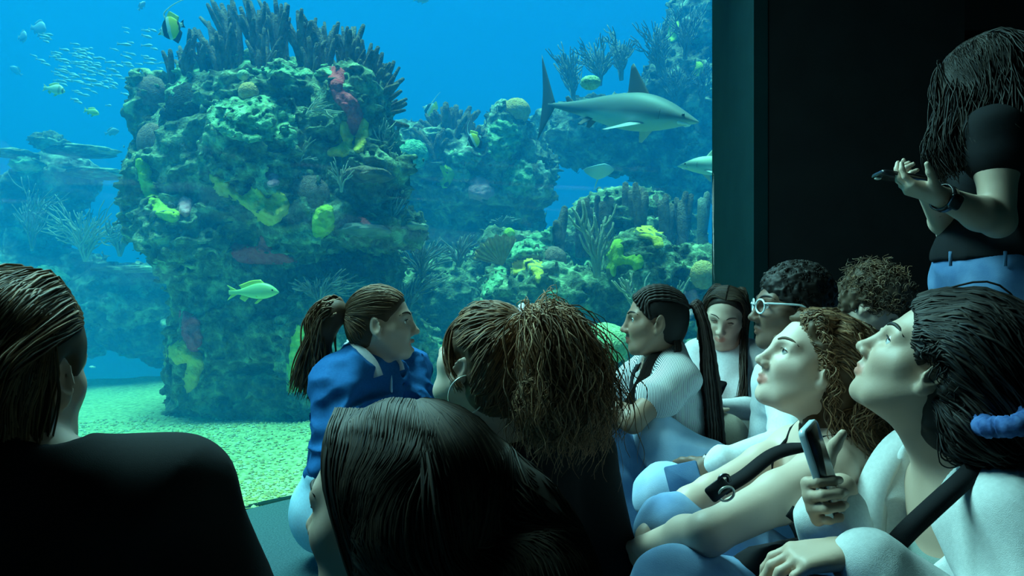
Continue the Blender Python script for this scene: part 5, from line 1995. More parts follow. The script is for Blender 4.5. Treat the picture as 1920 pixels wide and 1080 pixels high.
m_glow.node_tree.nodes['Principled BSDF'].inputs['Emission Color'].default_value = (1, .62, .52, 1)
m_glow.node_tree.nodes['Principled BSDF'].inputs['Emission Strength'].default_value = 2.5
obj('screen', slab(ph + Rp[:, 2] * .0048, Rp, (.13, .063, .001), .006), m_glow, t)

# ---- boy with glasses ------------------------------------------------------------------
p = Person('person with short black hair and clear glasses in profile, white sleeve, light jeans', (.95, 2.25, 0), 'dark', .004)
p.head(W(1482, 578, 2.25), 178, 2, 0, 1.04, fem=False, neck=(.905, 2.28, .665), neck_r=.055)
p.torso((1.0, 2.32, .14), 178, (.80, 2.11, .575), (.87, 2.47, .585), fem=False)
p.arm('L', (.80, 2.11, .575), (.735, 1.99, .475), (.545, 1.985, .432), .95)
p.arm('R', (.87, 2.47, .585), (.84, 2.52, .32), (.66, 2.42, .22), .95)
p.hand(p.limbs['L'][2], (-.72, .05, -.55), (-.35, .55, -.75), (-.45, -.5, .55), (38, 40, 44, 48))
p.hand(p.limbs['R'][2], (-.8, -.3, -.3), (0, -.2, -1), (-.3, .8, 0), (30, 30, 30, 30))
p.body(lips=(1.0, .8, .78))
p.face(HAIR['black'], (1, 0, 0), iris=(.03, .02, .015))
d = SDF()
p.torso_to(d, .014)
p.sleeve(d, 'L', .014, 1, .97)
p.sleeve(d, 'R', .014, 1, .97)
d.ell(p.nb + A(-.015, 0, .04), A(.066, .066, .05), None, .015, -1)
p.garment('white_shirt', d, m_white, .0065, wrinkle(.007, 11, None, 31))
d = SDF()
leg_to(d, A(.96, 2.20, .15), A(.41, 2.00, .345), A(.66, 1.86, .07), .012, 1.0)
leg_to(d, A(.96, 2.42, .15), A(.48, 2.45, .40), A(.62, 2.30, .06), .012, 1.0)
d.ell(p.hip, A(.15, .18, .13), p.T, .05)
d.half((0, 0, .003), (0, 0, -1))
jn = p.garment('jeans', d, m_jean_light, .008, wrinkle(.008, 8, None, 7))
pk = W(1282, 897, 1.90)
obj('pocket', slab(pk, frame(A(.95, -.15, .25), A(-.15, -.9, .4)), (.085, .075, .012), .006), m_jean, jn, True)['label'] = 'darker blue patch pocket'
shoe(p, (.66, 1.86, .07), (-.5, -.8, 0))
shoe(p, (.62, 2.30, .06), (-1, 0, 0))
mb = MB()


def fro(d):
    d.ell(p.L((-.022, 0, .050)), A(.104, .086, .088) * p.k, p.R, .02)


V, Q = p.scalp(.012, .018, fro, .004, .0055, 75)
mb.add(V, Q, (1, 1, 1))
n = 1700
u = rng.normal(0, 1, (n, 3))
u /= np.linalg.norm(u, axis=1)[:, None]
q = A(-.020, 0, .045) + u * A(.106, .087, .093)
q = q[(q @ A(.8, 0, -.6) < .016) & (q[:, 2] > -.06)]
P0 = p.c + p.k * (q @ p.R.T)
nn_ = len(P0)
s = np.linspace(0, 1, 9)[None, :, None]
ax = rng.normal(0, 1, (nn_, 1, 3))
ax /= np.linalg.norm(ax, axis=2, keepdims=True)
bx = np.cross(ax, rng.normal(0, 1, (nn_, 1, 3)))
bx /= np.linalg.norm(bx, axis=2, keepdims=True)
Pc = P0[:, None] + .0045 * (np.cos(s * 7) * ax + np.sin(s * 7) * bx)
strands(mb, Pc, .0012, tints(nn_, .6, 2.0))
hair_obj(p, mb, HAIR['black'])
gl = empty('glasses', (0, 0, 0))
gl.parent = p.root
gl.location = Vector(p.L((.08, 0, 0))) - p.root.location
gl['label'] = 'clear plastic framed glasses'
for y in (1, -1):
    rim = [p.L((.103 - .012 * abs(.034 * y + .025 * math.cos(a)) / .06, .034 * y + .025 * math.cos(a), .003 + .020 * math.sin(a))) for a in np.linspace(0, 6.283, 28)]
    obj('rim', tube(rim, .0030, 6), m_glassy, gl, True)
    obj('temple_arm', tube(spline([p.L((.094, .060 * y, .012)), p.L((.05, .078 * y, .012)), p.L((0, .088 * y, .010)), p.L((-.02, .090 * y, -.005))], 14), .0030, 6), m_glassy, gl, True)
obj('bridge', tube(spline([p.L((.104, .010, .008)), p.L((.112, 0, .011)), p.L((.104, -.010, .008))], 8), .0026, 6), m_glassy, gl, True)
ph = W(1322, 892, 1.98)
Rp = frame(A(.55, .1, .75), A(-.4, -.85, .35))
t = empty('phone', ph, 'dark phone with bluish screen under the hand of the person with clear glasses', 'phone')
obj('case', slab(ph, Rp, (.10, .066, .009)), m_phone, t)
obj('screen', slab(ph + Rp[:, 2] * .0048, Rp, (.09, .058, .001), .006), mat('blue_phone_screen', (.10, .30, .5), .1, spec=.6), t)

# ---- boy looking down by the wall ---------------------------------------------------------
p = Person('person with curly brown hair and navy tee bending his head down by the dark wall', (1.15, 2.7, 0), 'fair', .004)
p.head(W(1633, 572, 2.6), -28, -42, 0, 1.0, fem=False, neck=(1.165, 2.66, .712))
p.torso((1.14, 2.78, .14), -25, (1.30, 2.82, .655), (1.13, 2.50, .655), fem=False, w=.95)
p.arm('R', (1.13, 2.50, .655), (1.265, 2.40, .445), (1.16, 2.33, .650), .95)
p.arm('L', (1.30, 2.82, .655), (1.42, 2.62, .45), (1.40, 2.45, .60), .95)
p.hand(p.limbs['R'][2], (-.1, .1, 1), (.5, .7, 0), (.6, -.5, 0), (50, 50, 50, 50))
p.hand(p.limbs['L'][2], (-.3, -.2, .9), (-.5, .1, .1), (.2, -.8, 0), (40, 40, 40, 40))
p.body()
p.face(HAIR['brown'], (1, 0, -.4), closed=True)
d = SDF()
p.torso_to(d, .013)
p.sleeve(d, 'R', .016, .6, flare=.008)
p.sleeve(d, 'L', .016, .6, flare=.008)
d.ell(p.nb + A(.01, -.005, .045), A(.066, .066, .05), None, .015, -1)
p.garment('navy_tee', d, m_navy, .008, wrinkle(.006, 9, None, 41))
d = SDF()
leg_to(d, A(1.2, 2.70, .15), A(1.42, 2.36, .38), A(1.25, 2.25, .06), .012)
leg_to(d, A(1.25, 2.88, .15), A(1.62, 2.62, .38), A(1.5, 2.45, .06), .012)
d.ell(p.hip, A(.15, .18, .13), p.T, .05)
d.half((0, 0, .003), (0, 0, -1))
p.garment('trousers', d, m_blacktee, .011, wrinkle(.006, 9))
shoe(p, (1.25, 2.25, .06), (.5, -.8, 0))
shoe(p, (1.5, 2.45, .06), (.6, -.6, 0))
mb = MB()


def mop(d):
    d.ell(p.L((-.012, 0, .062)), A(.108, .092, .080) * p.k, p.R, .02)


V, Q = p.scalp(.016, .012, mop, .005, .010, 42)
mb.add(V, Q, (.8, .8, .8))
n = 900
u = rng.normal(0, 1, (n, 3))
u /= np.linalg.norm(u, axis=1)[:, None]
q = A(-.014, 0, .050) + u * A(.110, .094, .092)
q = q[(q @ A(.8, 0, -.6) < .030) & (q[:, 2] > -.055)]
g0 = p.c + p.k * (q @ p.R.T)
nn_ = len(g0)
s = np.linspace(0, 1, 16)[None, :, None]
dirn = (q - A(-.014, 0, .05)) @ p.R.T
ax = np.cross(dirn, rng.normal(0, 1, (nn_, 3)))
ax /= np.linalg.norm(ax, axis=1)[:, None] + 1e-9
bx = np.cross(ax, dirn)
bx /= np.linalg.norm(bx, axis=1)[:, None] + 1e-9
r0 = rng.uniform(.006, .011, (nn_, 1, 1))
Pc = g0[:, None] + r0 * (np.cos(s * 8) * ax[:, None] + np.sin(s * 8) * bx[:, None]) + dirn[:, None] * s * .12 + rng.normal(0, .012, (nn_, 1, 3)) * s
strands(mb, Pc, .0022 * np.linspace(1, .5, 16)[None], tints(nn_, .6, 2.4))
hair_obj(p, mb, HAIR['brown'])
# ---- curly haired girl looking up --------------------------------------------------------
p = Person('pale person with curly brown hair and bare shoulders looking up, arms round the knees', (.75, 1.62, 0), 'pale', .0034)
p.head(W(1522, 684, 1.65), 179, 21, 0, 1.0, neck=(.737, 1.685, .585), neck_r=.049)
p.torso((.80, 1.72, .14), 176, (.640, 1.525, .520), (.70, 1.85, .500), w=.96)
p.arm('L', (.640, 1.525, .520), (.372, 1.415, .435), (.285, 1.60, .345), .98)
p.arm('R', (.70, 1.85, .500), (.465, 1.74, .425), (.300, 1.66, .352), .95)
p.hand(p.limbs['L'][2], (.10, .55, -.8), (.5, .5, .4), (-.5, .2, -.1), (40, 40, 42, 45))
p.hand(p.limbs['R'][2], (.10, -.35, -.9), (.6, -.4, .2), (-.5, -.2, 0), (40, 40, 42, 45))
p.body(lips=(1.05, .60, .60))
p.face(HAIR['brown'], (1, .15, .15), iris=(.12, .16, .18))
d = SDF()
p.torso_to(d, .007)
d.half((.74, 1.68, .435), (-.35, 0, 1), .01)
p.garment('black_top', d, m_blacktee, .0065, wrinkle(.004, 9))
# thin straps over both shoulders
for sh, yy in ((A(.700, 1.585, .555), -1), (A(.728, 1.785, .552), 1)):
    pts = [A(.595, sh[1] - .01, .435), A(.630, sh[1] - .008, .520), sh + A(-.005, 0, .012), sh + A(.05, .01, .0), A(.865, sh[1] + .03, .43)]
    pts = spline(pts, 16)
    pts = np.array([p.surf(q) for q in pts])
    obj('shoulder_strap', tube(pts, .0042, 6), m_blackstrap, p.root, True)
d = SDF()
leg_to(d, A(.74, 1.60, .15), A(.310, 1.405, .335), A(.47, 1.28, .07), .014, 1.0)
leg_to(d, A(.76, 1.80, .15), A(.365, 1.70, .355), A(.46, 1.55, .06), .012, 1.0)
d.ell(p.hip, A(.15, .17, .13), p.T, .05)
d.half((0, 0, .003), (0, 0, -1))
jn = p.garment('jeans', d, m_jean_mid, .0065, wrinkle(.009, 9, None, 3))
# side seam and cargo pocket stitching on the near thigh
k0, k1 = A(.310, 1.405, .335), A(.74, 1.60, .15)
ax = nrm(k1 - k0)
sd = nrm(np.cross(ax, A(0, 0, 1)))
if sd[1] > 0:
    sd = -sd
upv = np.cross(sd, ax)
upv = upv if upv[2] > 0 else -upv


def on_thigh(t, a, lift=.001):
    r = .062 + .014 + (.088 - .062) * t + lift
    return k0 + (k1 - k0) * t + r * (math.cos(a) * sd + math.sin(a) * upv)


for a in (.62, .68):
    obj('seam', tube([on_thigh(t, a) for t in np.linspace(.0, .8, 18)], .0013, 5), m_jean_light, jn, True)
obj('seam', tube([on_thigh(.04, a) for a in np.linspace(-.4, 1.5, 14)], .0014, 5), m_jean_light, jn, True)
obj('seam', tube([on_thigh(.32, a) for a in np.linspace(-.9, .5, 14)], .0014, 5), m_jean_light, jn, True)
obj('seam', tube([on_thigh(t, .50) for t in np.linspace(.32, .6, 10)], .0014, 5), m_jean_light, jn, True)
shoe(p, (.47, 1.28, .07), (-.8, -.4, 0))
shoe(p, (.46, 1.55, .06), (-.9, 0, 0))
mb = MB()


def curlmass(d):
    d.ell(p.L((-.055, 0, .030)), A(.085, .090, .088) * p.k, p.R, .03)
    d.chain([p.L((-.075, 0, -.02)), p.L((-.105, .0, -.11)), A(.835, 1.66, .525), A(.835, 1.655, .42)], [.082, .072, .068, .04], .03)


V, Q = p.scalp(.012, .004, curlmass, .005, .010, 36)
mb.add(V, Q, (.7, .7, .7))
g = []
for i in range(18):
    a = -1.0 + i * 2.0 / 17
    y = .074 * math.sin(a * 1.5)
    st = p.L((.062 - .05 * abs(a) ** 1.5, y * .75, .100 - .070 * abs(a) ** 1.8))
    m1 = p.L((-.045, y * 1.35, .115 - .10 * abs(a) ** 1.5))
    m2 = p.L((-.105, y * 1.30, -.01 - .03 * abs(a)))
    e = A(.835 - .02 * abs(a), 1.66 + (-.085 if a < 0 else .085) * 0 + y * -.95, .50)
    g.append([st, m1, m2, p.L((-.135, y * 1.2, -.10)) if abs(a) < .6 else p.L((-.10, y * 1.25, -.09)), e, e + A(.01, 0, -.10 - rnd.uniform(0, .04))])
locks(mb, g, 620, .0019, .008, .0075, 24, .010, 32, (.6, 2.6), .4, keep=onto(p, .008))
g = []
for i in range(6):
    x0 = .066 - .011 * i
    z0 = .082 - .022 * i
    st = p.L((x0, .050 + .004 * min(i, 5), z0 + .02))
    g.append([st, st + p.R @ A(-.020, .020, .004), st + p.R @ A(-.042, .020, -.030), st + p.R @ A(-.055, .014, -.065)])
locks(mb, g, 170, .0015, .005, .0062, 20, .008, 30, (.9, 3.0), .4)
# loose ringlets on the neck
for i in range(14):
    st = p.L((-.015 - .006 * i, .070, -.035 - .002 * i))
    locks(mb, [[st, st + A(.004, -.012, -.05), st + A(.012 + .003 * i, -.018, -.12 - .004 * i)]], 3, .0013, .006, .0065, 16, .01, 34, (.8, 2.2), .4)
hair_obj(p, mb, HAIR['auburn'])
# crossbody strap, clip and bag
t = empty('shoulder_bag', (.55, 1.50, .30), 'black shoulder bag with wide strap and clip held by the curly haired girl looking up', 'bag')
st = [W(1620, 860, 1.72), W(1560, 838, 1.60), W(1505, 838, 1.475), W(1450, 852, 1.44), W(1395, 893, 1.40), W(1352, 918, 1.375)]
obj('strap', band(st, .028, A(-.35, -.62, .7), .002, 60), m_blackstrap, t, True)
ck = W(1346, 918, 1.37)
obj('clip', slab(ck, frame(A(-.7, .1, -.6), A(-.3, -.9, .2)), (.042, .03, .012), .006), m_phone, t, True)
obj('ring', tube([W(1362, 926, 1.365) + .014 * (math.cos(a) * A(1, 0, .1) + math.sin(a) * A(0, -.3, 1)) for a in np.linspace(0, 6.283, 20)], .0026, 6), m_metal, t, True)
obj('clip_hook', tube(spline([W(1346, 905, 1.37), W(1352, 893, 1.37), W(1364, 892, 1.37), W(1367, 903, 1.37)], 10), .004, 6), m_darkmetal, t, True)
bv, bq = blob_mesh(A(.545, 1.475, .325), (.13, .065, .075), .08, 3)
obj('pouch', (bv, bq), m_blackstrap, t, True)
obj('strap', band([W(1480, 958, 1.40), W(1510, 975, 1.38), W(1545, 950, 1.37)], .024, A(-.3, -.8, .5), .002, 20), m_blackstrap, t, True)

# ---- woman with hoodie and phone on the right -----------------------------------------------
p = Person('person with dark puffy tied-back hair in open white hoodie, holding up a phone', (.90, 1.3, 0), 'tan', .0034)
p.head(W(1750, 686, 1.30), 149, 30, 0, 1.02, neck=(.800, 1.335, .565), neck_r=.056)
p.torso((.98, 1.38, .14), 165, (.775, 1.165, .520), (.815, 1.515, .500), w=1.0)
p.arm('L', (.775, 1.165, .520), (.735, 1.045, .350), (.520, 1.125, .500))
p.arm('R', (.815, 1.515, .500), (.640, 1.430, .340), (.566, 1.285, .555))
pc = W(1541, 880, 1.20)
axl = nrm(A(-.30, .05, .95))                       # phone long axis
nsc = nrm(A(.74, -.60, .30))                        # screen looks back at her
nsc = nrm(nsc - axl * (nsc @ axl))
wd = np.cross(nsc, axl)
wd = wd if wd[1] < 0 else -wd                      # across the phone, towards the camera
low = pc - axl * .050
dh = nrm(wd * .9 + axl * .25)
wr = low - dh * .062 - nsc * .024
p.limbs['R'] = (p.limbs['R'][0], p.limbs['R'][1], wr, 1.0)
p.sk.cap(p.limbs['R'][1], wr, .038, .026, .02)
p.hand(wr, dh, nsc, axl, (58, 60, 62, 66), 40, .98, .06, tdir=nrm(axl * .8 - wd * .25 + nsc * .4))
p.hand(p.limbs['L'][2], (-.98, .12, -.12), (0, .12, -1), (0, 1, .1), (26, 28, 30, 34), 15)
p.body(lips=(1.0, .62, .6))
p.face(HAIR['black'], (1, 0, 0), iris=(.05, .03, .02))
d = SDF()
p.torso_to(d, .006)
d.half(p.nb + A(-.02, 0, -.10), (-.6, 0, 1), .01)
p.garment('sports_top', d, mat('grey_green_top', (.16, .22, .20), .9, bump=.2, bscale=300), .007)
f = p.T[:, 0]
d = SDF()
p.torso_to(d, .026)
p.sleeve(d, 'L', .024, 1, .93)
p.sleeve(d, 'R', .024, 1, .80)
d.cap(p.limbs['L'][1] * .12 + p.limbs['L'][2] * .88, p.limbs['L'][1] * .05 + p.limbs['L'][2] * .95, .050, .040, .01)
d.ell(p.nb + A(-.02, 0, .05), A(.085, .085, .10), None, .015, -1)
d.cap(p.nb + f * .07 + A(-.01, -.03, .03), p.nb + f * .17 + A(.02, -.03, -.24), .100, .050, .02, -1)
hd = p.garment('hoodie', d, m_whitesweat, .006, wrinkle(.010, 8, None, 17))
# turned-out hood edge on the far side
obj('hood', band([p.nb + A(.10, .02, .03), p.nb + A(.05, .10, .045), p.nb + A(-.03, .125, .035), p.nb + A(-.095, .115, -.05), p.nb + A(-.115, .10, -.16), p.nb + A(-.10, .08, -.24)], .060, A(-.5, -.35, .75), .010, 50), m_whitesweat, hd, True)
obj('hood', band([p.nb + A(.10, .02, .02), p.nb + A(.09, -.07, .03), p.nb + A(.03, -.125, .012), p.nb + A(-.04, -.14, -.06)], .06, A(.2, -.6, .8), .012, 40), m_whitesweat, hd, True)
d = SDF()
leg_to(d, A(.92, 1.24, .15), A(.470, 1.10, .385), A(.60, .98, .07), .014)
leg_to(d, A(.94, 1.48, .15), A(.52, 1.42, .20), A(.75, 1.25, .08), .012)
d.ell(p.hip, A(.16, .18, .13), p.T, .05)
d.half((0, 0, .003), (0, 0, -1))
p.garment('jeans', d, m_jean_deep, .009, wrinkle(.007, 9, None, 4))
shoe(p, (.60, .98, .07), (-.8, -.5, 0))
shoe(p, (.75, 1.25, .08), (-.8, -.5, 0))
t = empty('crossbody_bag', (1.02, 1.2, .16), 'black bag strap worn across the white hoodie at the right edge', 'bag')
obj('strap', band([W(1905, 818, 1.30), W(1858, 850, 1.235), W(1800, 905, 1.17), W(1745, 955, 1.14), W(1690, 1008, 1.135), W(1650, 1060, 1.16)], .030, A(-.45, -.75, .5), .0025, 60), m_blackstrap, t, True)
bv, bq = blob_mesh(A(1.03, 1.12, .14), (.12, .05, .09), .06, 3)
obj('pouch', (bv, bq), m_blackstrap, t, True)
mb = MB()


def puff(d):
    d.ell(p.L((-.050, 0, .050)), A(.110, .108, .100) * p.k, p.R, .03)
    d.ell(p.L((-.105, 0, -.035)), A(.085, .092, .085) * p.k, p.R, .04)


V, Q = p.scalp(.014, .018, puff, .005, .006, 30)
mb.add(V, Q, (.8, .8, .8))
T = W(1885, 792, 1.225)
tl = p.loc(T[None])[0]
g = []
for i in range(15):
    a = -1.0 + i * 2.0 / 14
    y = .100 * math.sin(a * 1.5)
    g.append([p.L((.078 - .058 * abs(a) ** 1.5, y * .66, .092 - .075 * abs(a) ** 1.7)), p.L((-.02, y * 1.05, .150 - .12 * abs(a) ** 1.5)), p.L((-.13, y * 1.0, .09 - .09 * abs(a))), p.L((-.165, y * .7, -.03)), T])
locks(mb, g, 480, .0024, .008, .0035, 12, .012, 24, (.6, 2.4), .7, keep=onto(p, .012))
g = [[p.L((-.028, .078, -.035 - .004 * i)), p.L((-.080 - .004 * i, .100, -.045 - .010 * i)), p.L((-.150, .085, -.06)), T] for i in range(3)] + [[p.L((-.06, .06, -.085)), p.L((-.11, .07, -.10)), T], [p.L((-.02, .09, .01)), p.L((-.09, .112, .0)), p.L((-.16, .07, -.03)), T]]
locks(mb, g, 320, .0021, .008, .0035, 10, .010, 20, (.6, 2.2), .7, keep=onto(p))
for i in range(9):
    st = p.L((.040 - .010 * i, .070, .050 - .008 * i))
    locks(mb, [[st, st + p.R @ A(-.02, .018, -.010), st + p.R @ A(-.04, .016, -.035)]], 7, .0013, .006, .006, 12, .008, 18, (.8, 2.2), .4)
g = [[T, T + A(.04, -.01 + .02 * i, -.03), T + A(.07, .015 * i, -.12), T + A(.06, .02 * i, -.26)] for i in (-1.5, -.5, .5, 1.5)]
locks(mb, g, 220, .0025, .012, .006, 14, .015, 18, (.6, 1.8), .4)
hair_obj(p, mb, HAIR['black'])
sc_ = np.array([W(1888, 788, 1.15) + (.036 + .003 * math.sin(a * 5)) * (math.cos(a) * A(.80, .25, .25) + math.sin(a) * A(-.25, .9, -.1)) for a in np.linspace(0, 6.283, 60)])
obj('scrunchie', tube(sc_, .0165 + .0018 * np.sin(np.arange(60) * 2.3), 10), m_scrunchie, p.root, True)['label'] = 'crumpled blue scrunchie'
Rp = frame(axl, nsc)
t = empty('phone', pc, 'pale cased phone held upright by the woman in the white hoodie', 'phone')
obj('case', slab(pc, Rp, (.150, .074, .011), .010), m_phonewhite, t, True)
obj('screen', slab(pc + nsc * .0058, Rp, (.140, .066, .001), .008), m_phone, t, True)
for k_ in range(2):
    obj('camera_lens', uvs(pc - nsc * .006 + axl * (.058 - .024 * k_) + wd * .018, (.009, .009, .004), Rp @ roty(0), 12, 8), m_phone, t, True)

# ---- standing woman --------------------------------------------------------------------------
p = Person('standing person in black tee and jeans with long wavy dark hair, looking at a phone', (1.42, 2.22, 0), 'fair', .004)
p.head(W(1854, 156, 2.2), 138, -30, 0, 1.03, neck=(1.445, 2.225, 1.375))
p.torso((1.43, 2.24, .96), 183, (1.330, 2.055, 1.325), (1.43, 2.40, 1.325), w=.98)
p.arm('L', (1.330, 2.055, 1.325), (1.315, 2.02, 1.080), (1.120, 1.955, 1.140), 1.05)
p.arm('R', (1.43, 2.40, 1.325), (1.40, 2.38, 1.08), (1.17, 2.10, 1.165))
p.hand(p.limbs['L'][2], (-.94, .10, .30), (.22, .20, 1), (0, -1, .1), (26, 30, 34, 38), 30, .92)
p.hand(p.limbs['R'][2], (-.85, -.25, .25), (.3, -.5, .6), (-.2, .3, .9), (40, 42, 44, 46), 30, .9)
p.body()
p.face(HAIR['black'], (1, 0, -.4))
d = SDF()
p.torso_to(d, .012)
p.sleeve(d, 'L', .018, .24, flare=.008)
p.sleeve(d, 'R', .018, .52, flare=.008)
d.ell(p.nb + A(-.01, 0, .045), A(.07, .07, .05), None, .015, -1)
d.half((1.43, 2.24, .985), (0, 0, -1), .006)
p.garment('black_tee', d, m_blacktee, .0085, wrinkle(.006, 8, None, 51))
d = SDF()
d.ell((1.43, 2.24, .94), A(.138, .185, .135), p.T, .05)
for y in (2.13, 2.35):
    d.cap((1.43, y + (.02 if y < 2.2 else -.02), .90), (1.42, y, .48), .108, .070, .04)
    d.cap((1.42, y, .48), (1.45, y, .05), .070, .062, .03)
d.half((1.43, 2.24, 1.018), (0, 0, 1), .004)
jn = p.garment('jeans', d, m_jean, .008, wrinkle(.005, 9, None, 5))
# waistband, belt loops, pocket seam
wb = []
for a in np.linspace(0, 6.283, 40):
    r = 1.0
    q = A(1.43, 2.24, 1.004) + p.T @ A(.128 * math.cos(a), .172 * math.sin(a), 0)
    wb.append((q[0], q[1], 1.004))
obj('waistband', band(wb, .034, A(0, 0, 1) * 0 + (np.array(spline(wb, 80)) - A(1.43, 2.24, 1.004)), .004, 80), m_jean, jn, True)
for px_, Y_ in ((1782, 2.12), (1885, 2.06)):
    q = W(px_, 485, Y_)
    obj('belt_loop', slab(q, frame(A(0, 0, 1), A(-.4, -.9, 0)), (.042, .009, .004), .002), m_jean, jn, True)
for y in (2.13, 2.35):
    shoe(p, (1.45, y, .06), (-1, 0, 0))
wt = empty('watch', (0, 0, 0))
wt.parent = p.root
el_, w_ = p.limbs['L'][1], p.limbs['L'][2]
wc = w_ * .93 + el_ * .07
wt.location = Vector(wc) - p.root.location
wt['label'] = 'dark smartwatch with mesh band'
ax = nrm(w_ - el_)
e1 = nrm(np.cross(ax, A(0, 0, 1)))
e2 = np.cross(e1, ax)
obj('watch_band', band([wc + .0345 * (math.cos(a) * e1 + math.sin(a) * e2) for a in np.linspace(0, 6.283, 24)], .022, np.array([math.cos(a) * e1 + math.sin(a) * e2 for a in np.linspace(0, 6.283, 40)]), .0022, 40), m_phone, wt, True)
n_ = e1 if e1[1] < 0 else -e1
n_ = nrm(n_ * .9 - A(0, 0, .35))
obj('watch_case', slab(wc + n_ * .037, frame(ax, n_), (.036, .040, .010), .009), m_darkmetal, wt, True)
obj('watch_face', slab(wc + n_ * .0425, frame(ax, n_), (.031, .034, .001), .008), m_phone, wt, True)
pc = W(1697, 334, 1.99)
Rp = frame(A(-.98, .05, .16), A(.16, .05, 1))
t = empty('phone', pc, 'dark phone held flat by the standing woman in black tee', 'phone')
obj('case', slab(pc, Rp, (.150, .074, .010), .010), m_phone, t, True)
obj('screen', slab(pc + Rp[:, 2] * .0053, Rp, (.140, .066, .001), .008), mat('dim_screen', (.03, .04, .05), .1, spec=.6), t, True)
obj('camera_lens', uvs(pc + Rp[:, 0] * .062 - Rp[:, 2] * .006 - Rp[:, 1] * .02, (.009, .009, .005), None, 12, 8), m_metal, t, True)
mb = MB()
V, Q = p.scalp(.012, .030, None, .006, .004, 20)
mb.add(V, Q, (.8, .8, .8))
b0 = p.L((.055, .055, .085))
dd = SDF().chain([p.L((-.04, 0, .02)), p.L((-.05, .01, -.10)), A(1.42, 2.20, 1.30), A(1.36, 2.08, 1.20)], [.10, .10, .09, .04], .04)
dd.chain([p.L((.03, .045, .04)), b0 + A(.045, -.05, -.12), b0 + A(.0, -.11, -.22), b0 + A(-.035, -.14, -.29)], [.070, .066, .056, .030], .04)
dd.chain([p.L((-.01, .055, .03)), b0 + A(.10, -.05, -.14), b0 + A(.08, -.12, -.25), b0 + A(.07, -.14, -.30)], [.070, .066, .050, .030], .04)
dd.post = lambda P, q: q - .008 * vnoise(P * 20)
p.hs.p = p.hs.p + dd.p
lo, hi = dd.bounds()
mb.add(*nets(dd.ev, lo, hi, .007), (.7, .7, .7))
g = []
for i in range(9):
    x0 = .075 - .022 * i
    q = [p.L((x0, .002, .122 - .012 * abs(i - 3))), p.L((x0 + .004, .060, .092 - .006 * max(0, i - 4)))]
    b = q[-1]
    k = 1 - i / 10
    q += [b + A(-.02 * k, -.045, -.09), b + A(-.055 * k, -.09, -.18), b + A(-.095 * k, -.13, -.27), b + A(-.075 * k, -.14, -.345 + .006 * i)]
    g.append(q)
locks(mb, g, 820, .0026, .009, .009, 13, .016, 24, (.6, 2.4), .4, keep=onto(p, .010))
g = []
for i in range(6):
    x0 = .07 - .03 * i
    q = [p.L((x0, -.002, .122 - .012 * abs(i - 2))), p.L((x0 + .004, -.060, .09)), p.L((x0 * .8 + .01, -.095, .0)), A(1.36 + .03 * i, 2.32, 1.36), A(1.35 + .03 * i, 2.30, 1.28), A(1.36 + .03 * i, 2.28, 1.22)]
    g.append(q)
locks(mb, g, 260, .0026, .008, .010, 13, .016, 26, (.6, 2.2), .4, keep=onto(p, .010))
g = [[p.L((-.02, .02 * j, .122)), p.L((-.10, .035 * j, .08)), p.L((-.125, .05 * j, -.02)), p.L((-.125, .06 * j, -.12)), A(1.54, 2.21 - .045 * j, 1.33), A(1.56, 2.20 - .05 * j, 1.18)] for j in (-2, -1, 0, 1, 2)]
locks(mb, g, 320, .0026, .008, .009, 13, .014, 22, (.6, 2.2), .4, keep=onto(p, .010))
hair_obj(p, mb, HAIR['black'])

# ---- foreground: long haired woman in the middle -----------------------------------------------
p = Person('person with long straight dark hair seen close from behind in the middle foreground', (-.05, .86, 0), 'fair', .0036)
p.head(W(728, 952, .90), 157, -2, 0, 1.0, neck=(-.116, .884, .503))
p.torso((-.0, .84, .14), 150, (-.190, .745, .455), (-.035, 1.035, .455), w=.95)
p.arm('L', (-.190, .745, .455), (-.26, .75, .20), (-.26, .96, .22))
p.arm('R', (-.035, 1.035, .455), (-.08, 1.14, .22), (-.20, 1.06, .22))
p.hand(p.limbs['L'][2], (-.2, .9, -.2), (.2, .1, -1), (.8, .2, 0))
p.hand(p.limbs['R'][2], (-.8, -.3, -.2), (0, -.2, -1), (-.2, .8, 0))
p.body()
p.face(HAIR['dark'], (1, 0, -.2))
d = SDF()
p.torso_to(d, .012)
p.sleeve(d, 'L', .014, 1, .9)
p.sleeve(d, 'R', .014, 1, .9)
d.ell(p.nb + A(-.02, .01, .05), A(.07, .07, .055), None, .015, -1)
p.garment('dark_top', d, m_blacktee, .009, wrinkle(.006, 8))
d = SDF()
leg_to(d, A(-.08, .92, .14), A(-.30, 1.16, .15), A(-.20, 1.2, .06), .012)
leg_to(d, A(-.06, .76, .14), A(-.40, .80, .14), A(-.25, .98, .06), .012)
d.ell(p.hip, A(.15, .17, .13), p.T, .05)
d.half((0, 0, .003), (0, 0, -1))
p.garment('trousers', d, m_jean, .012)
shoe(p, (-.20, 1.2, .06), (-.6, .6, 0))
shoe(p, (-.25, .98, .06), (-.6, .6, 0))
mb = MB()


def longmass(d):
    d.ell(p.L((-.045, .0, .035)), A(.092, .082, .088) * p.k, p.R, .03)
    d.chain([p.L((-.07, .0, .0)), W(930, 1010, .88), W(985, 1130, .84), W(1010, 1300, .80)], [.088, .080, .078, .06], .05)
    d.chain([p.L((-.05, .025, -.02)), p.L((-.10, .05, -.12)), p.L((-.14, .06, -.25))], [.068, .05, .045], .04)


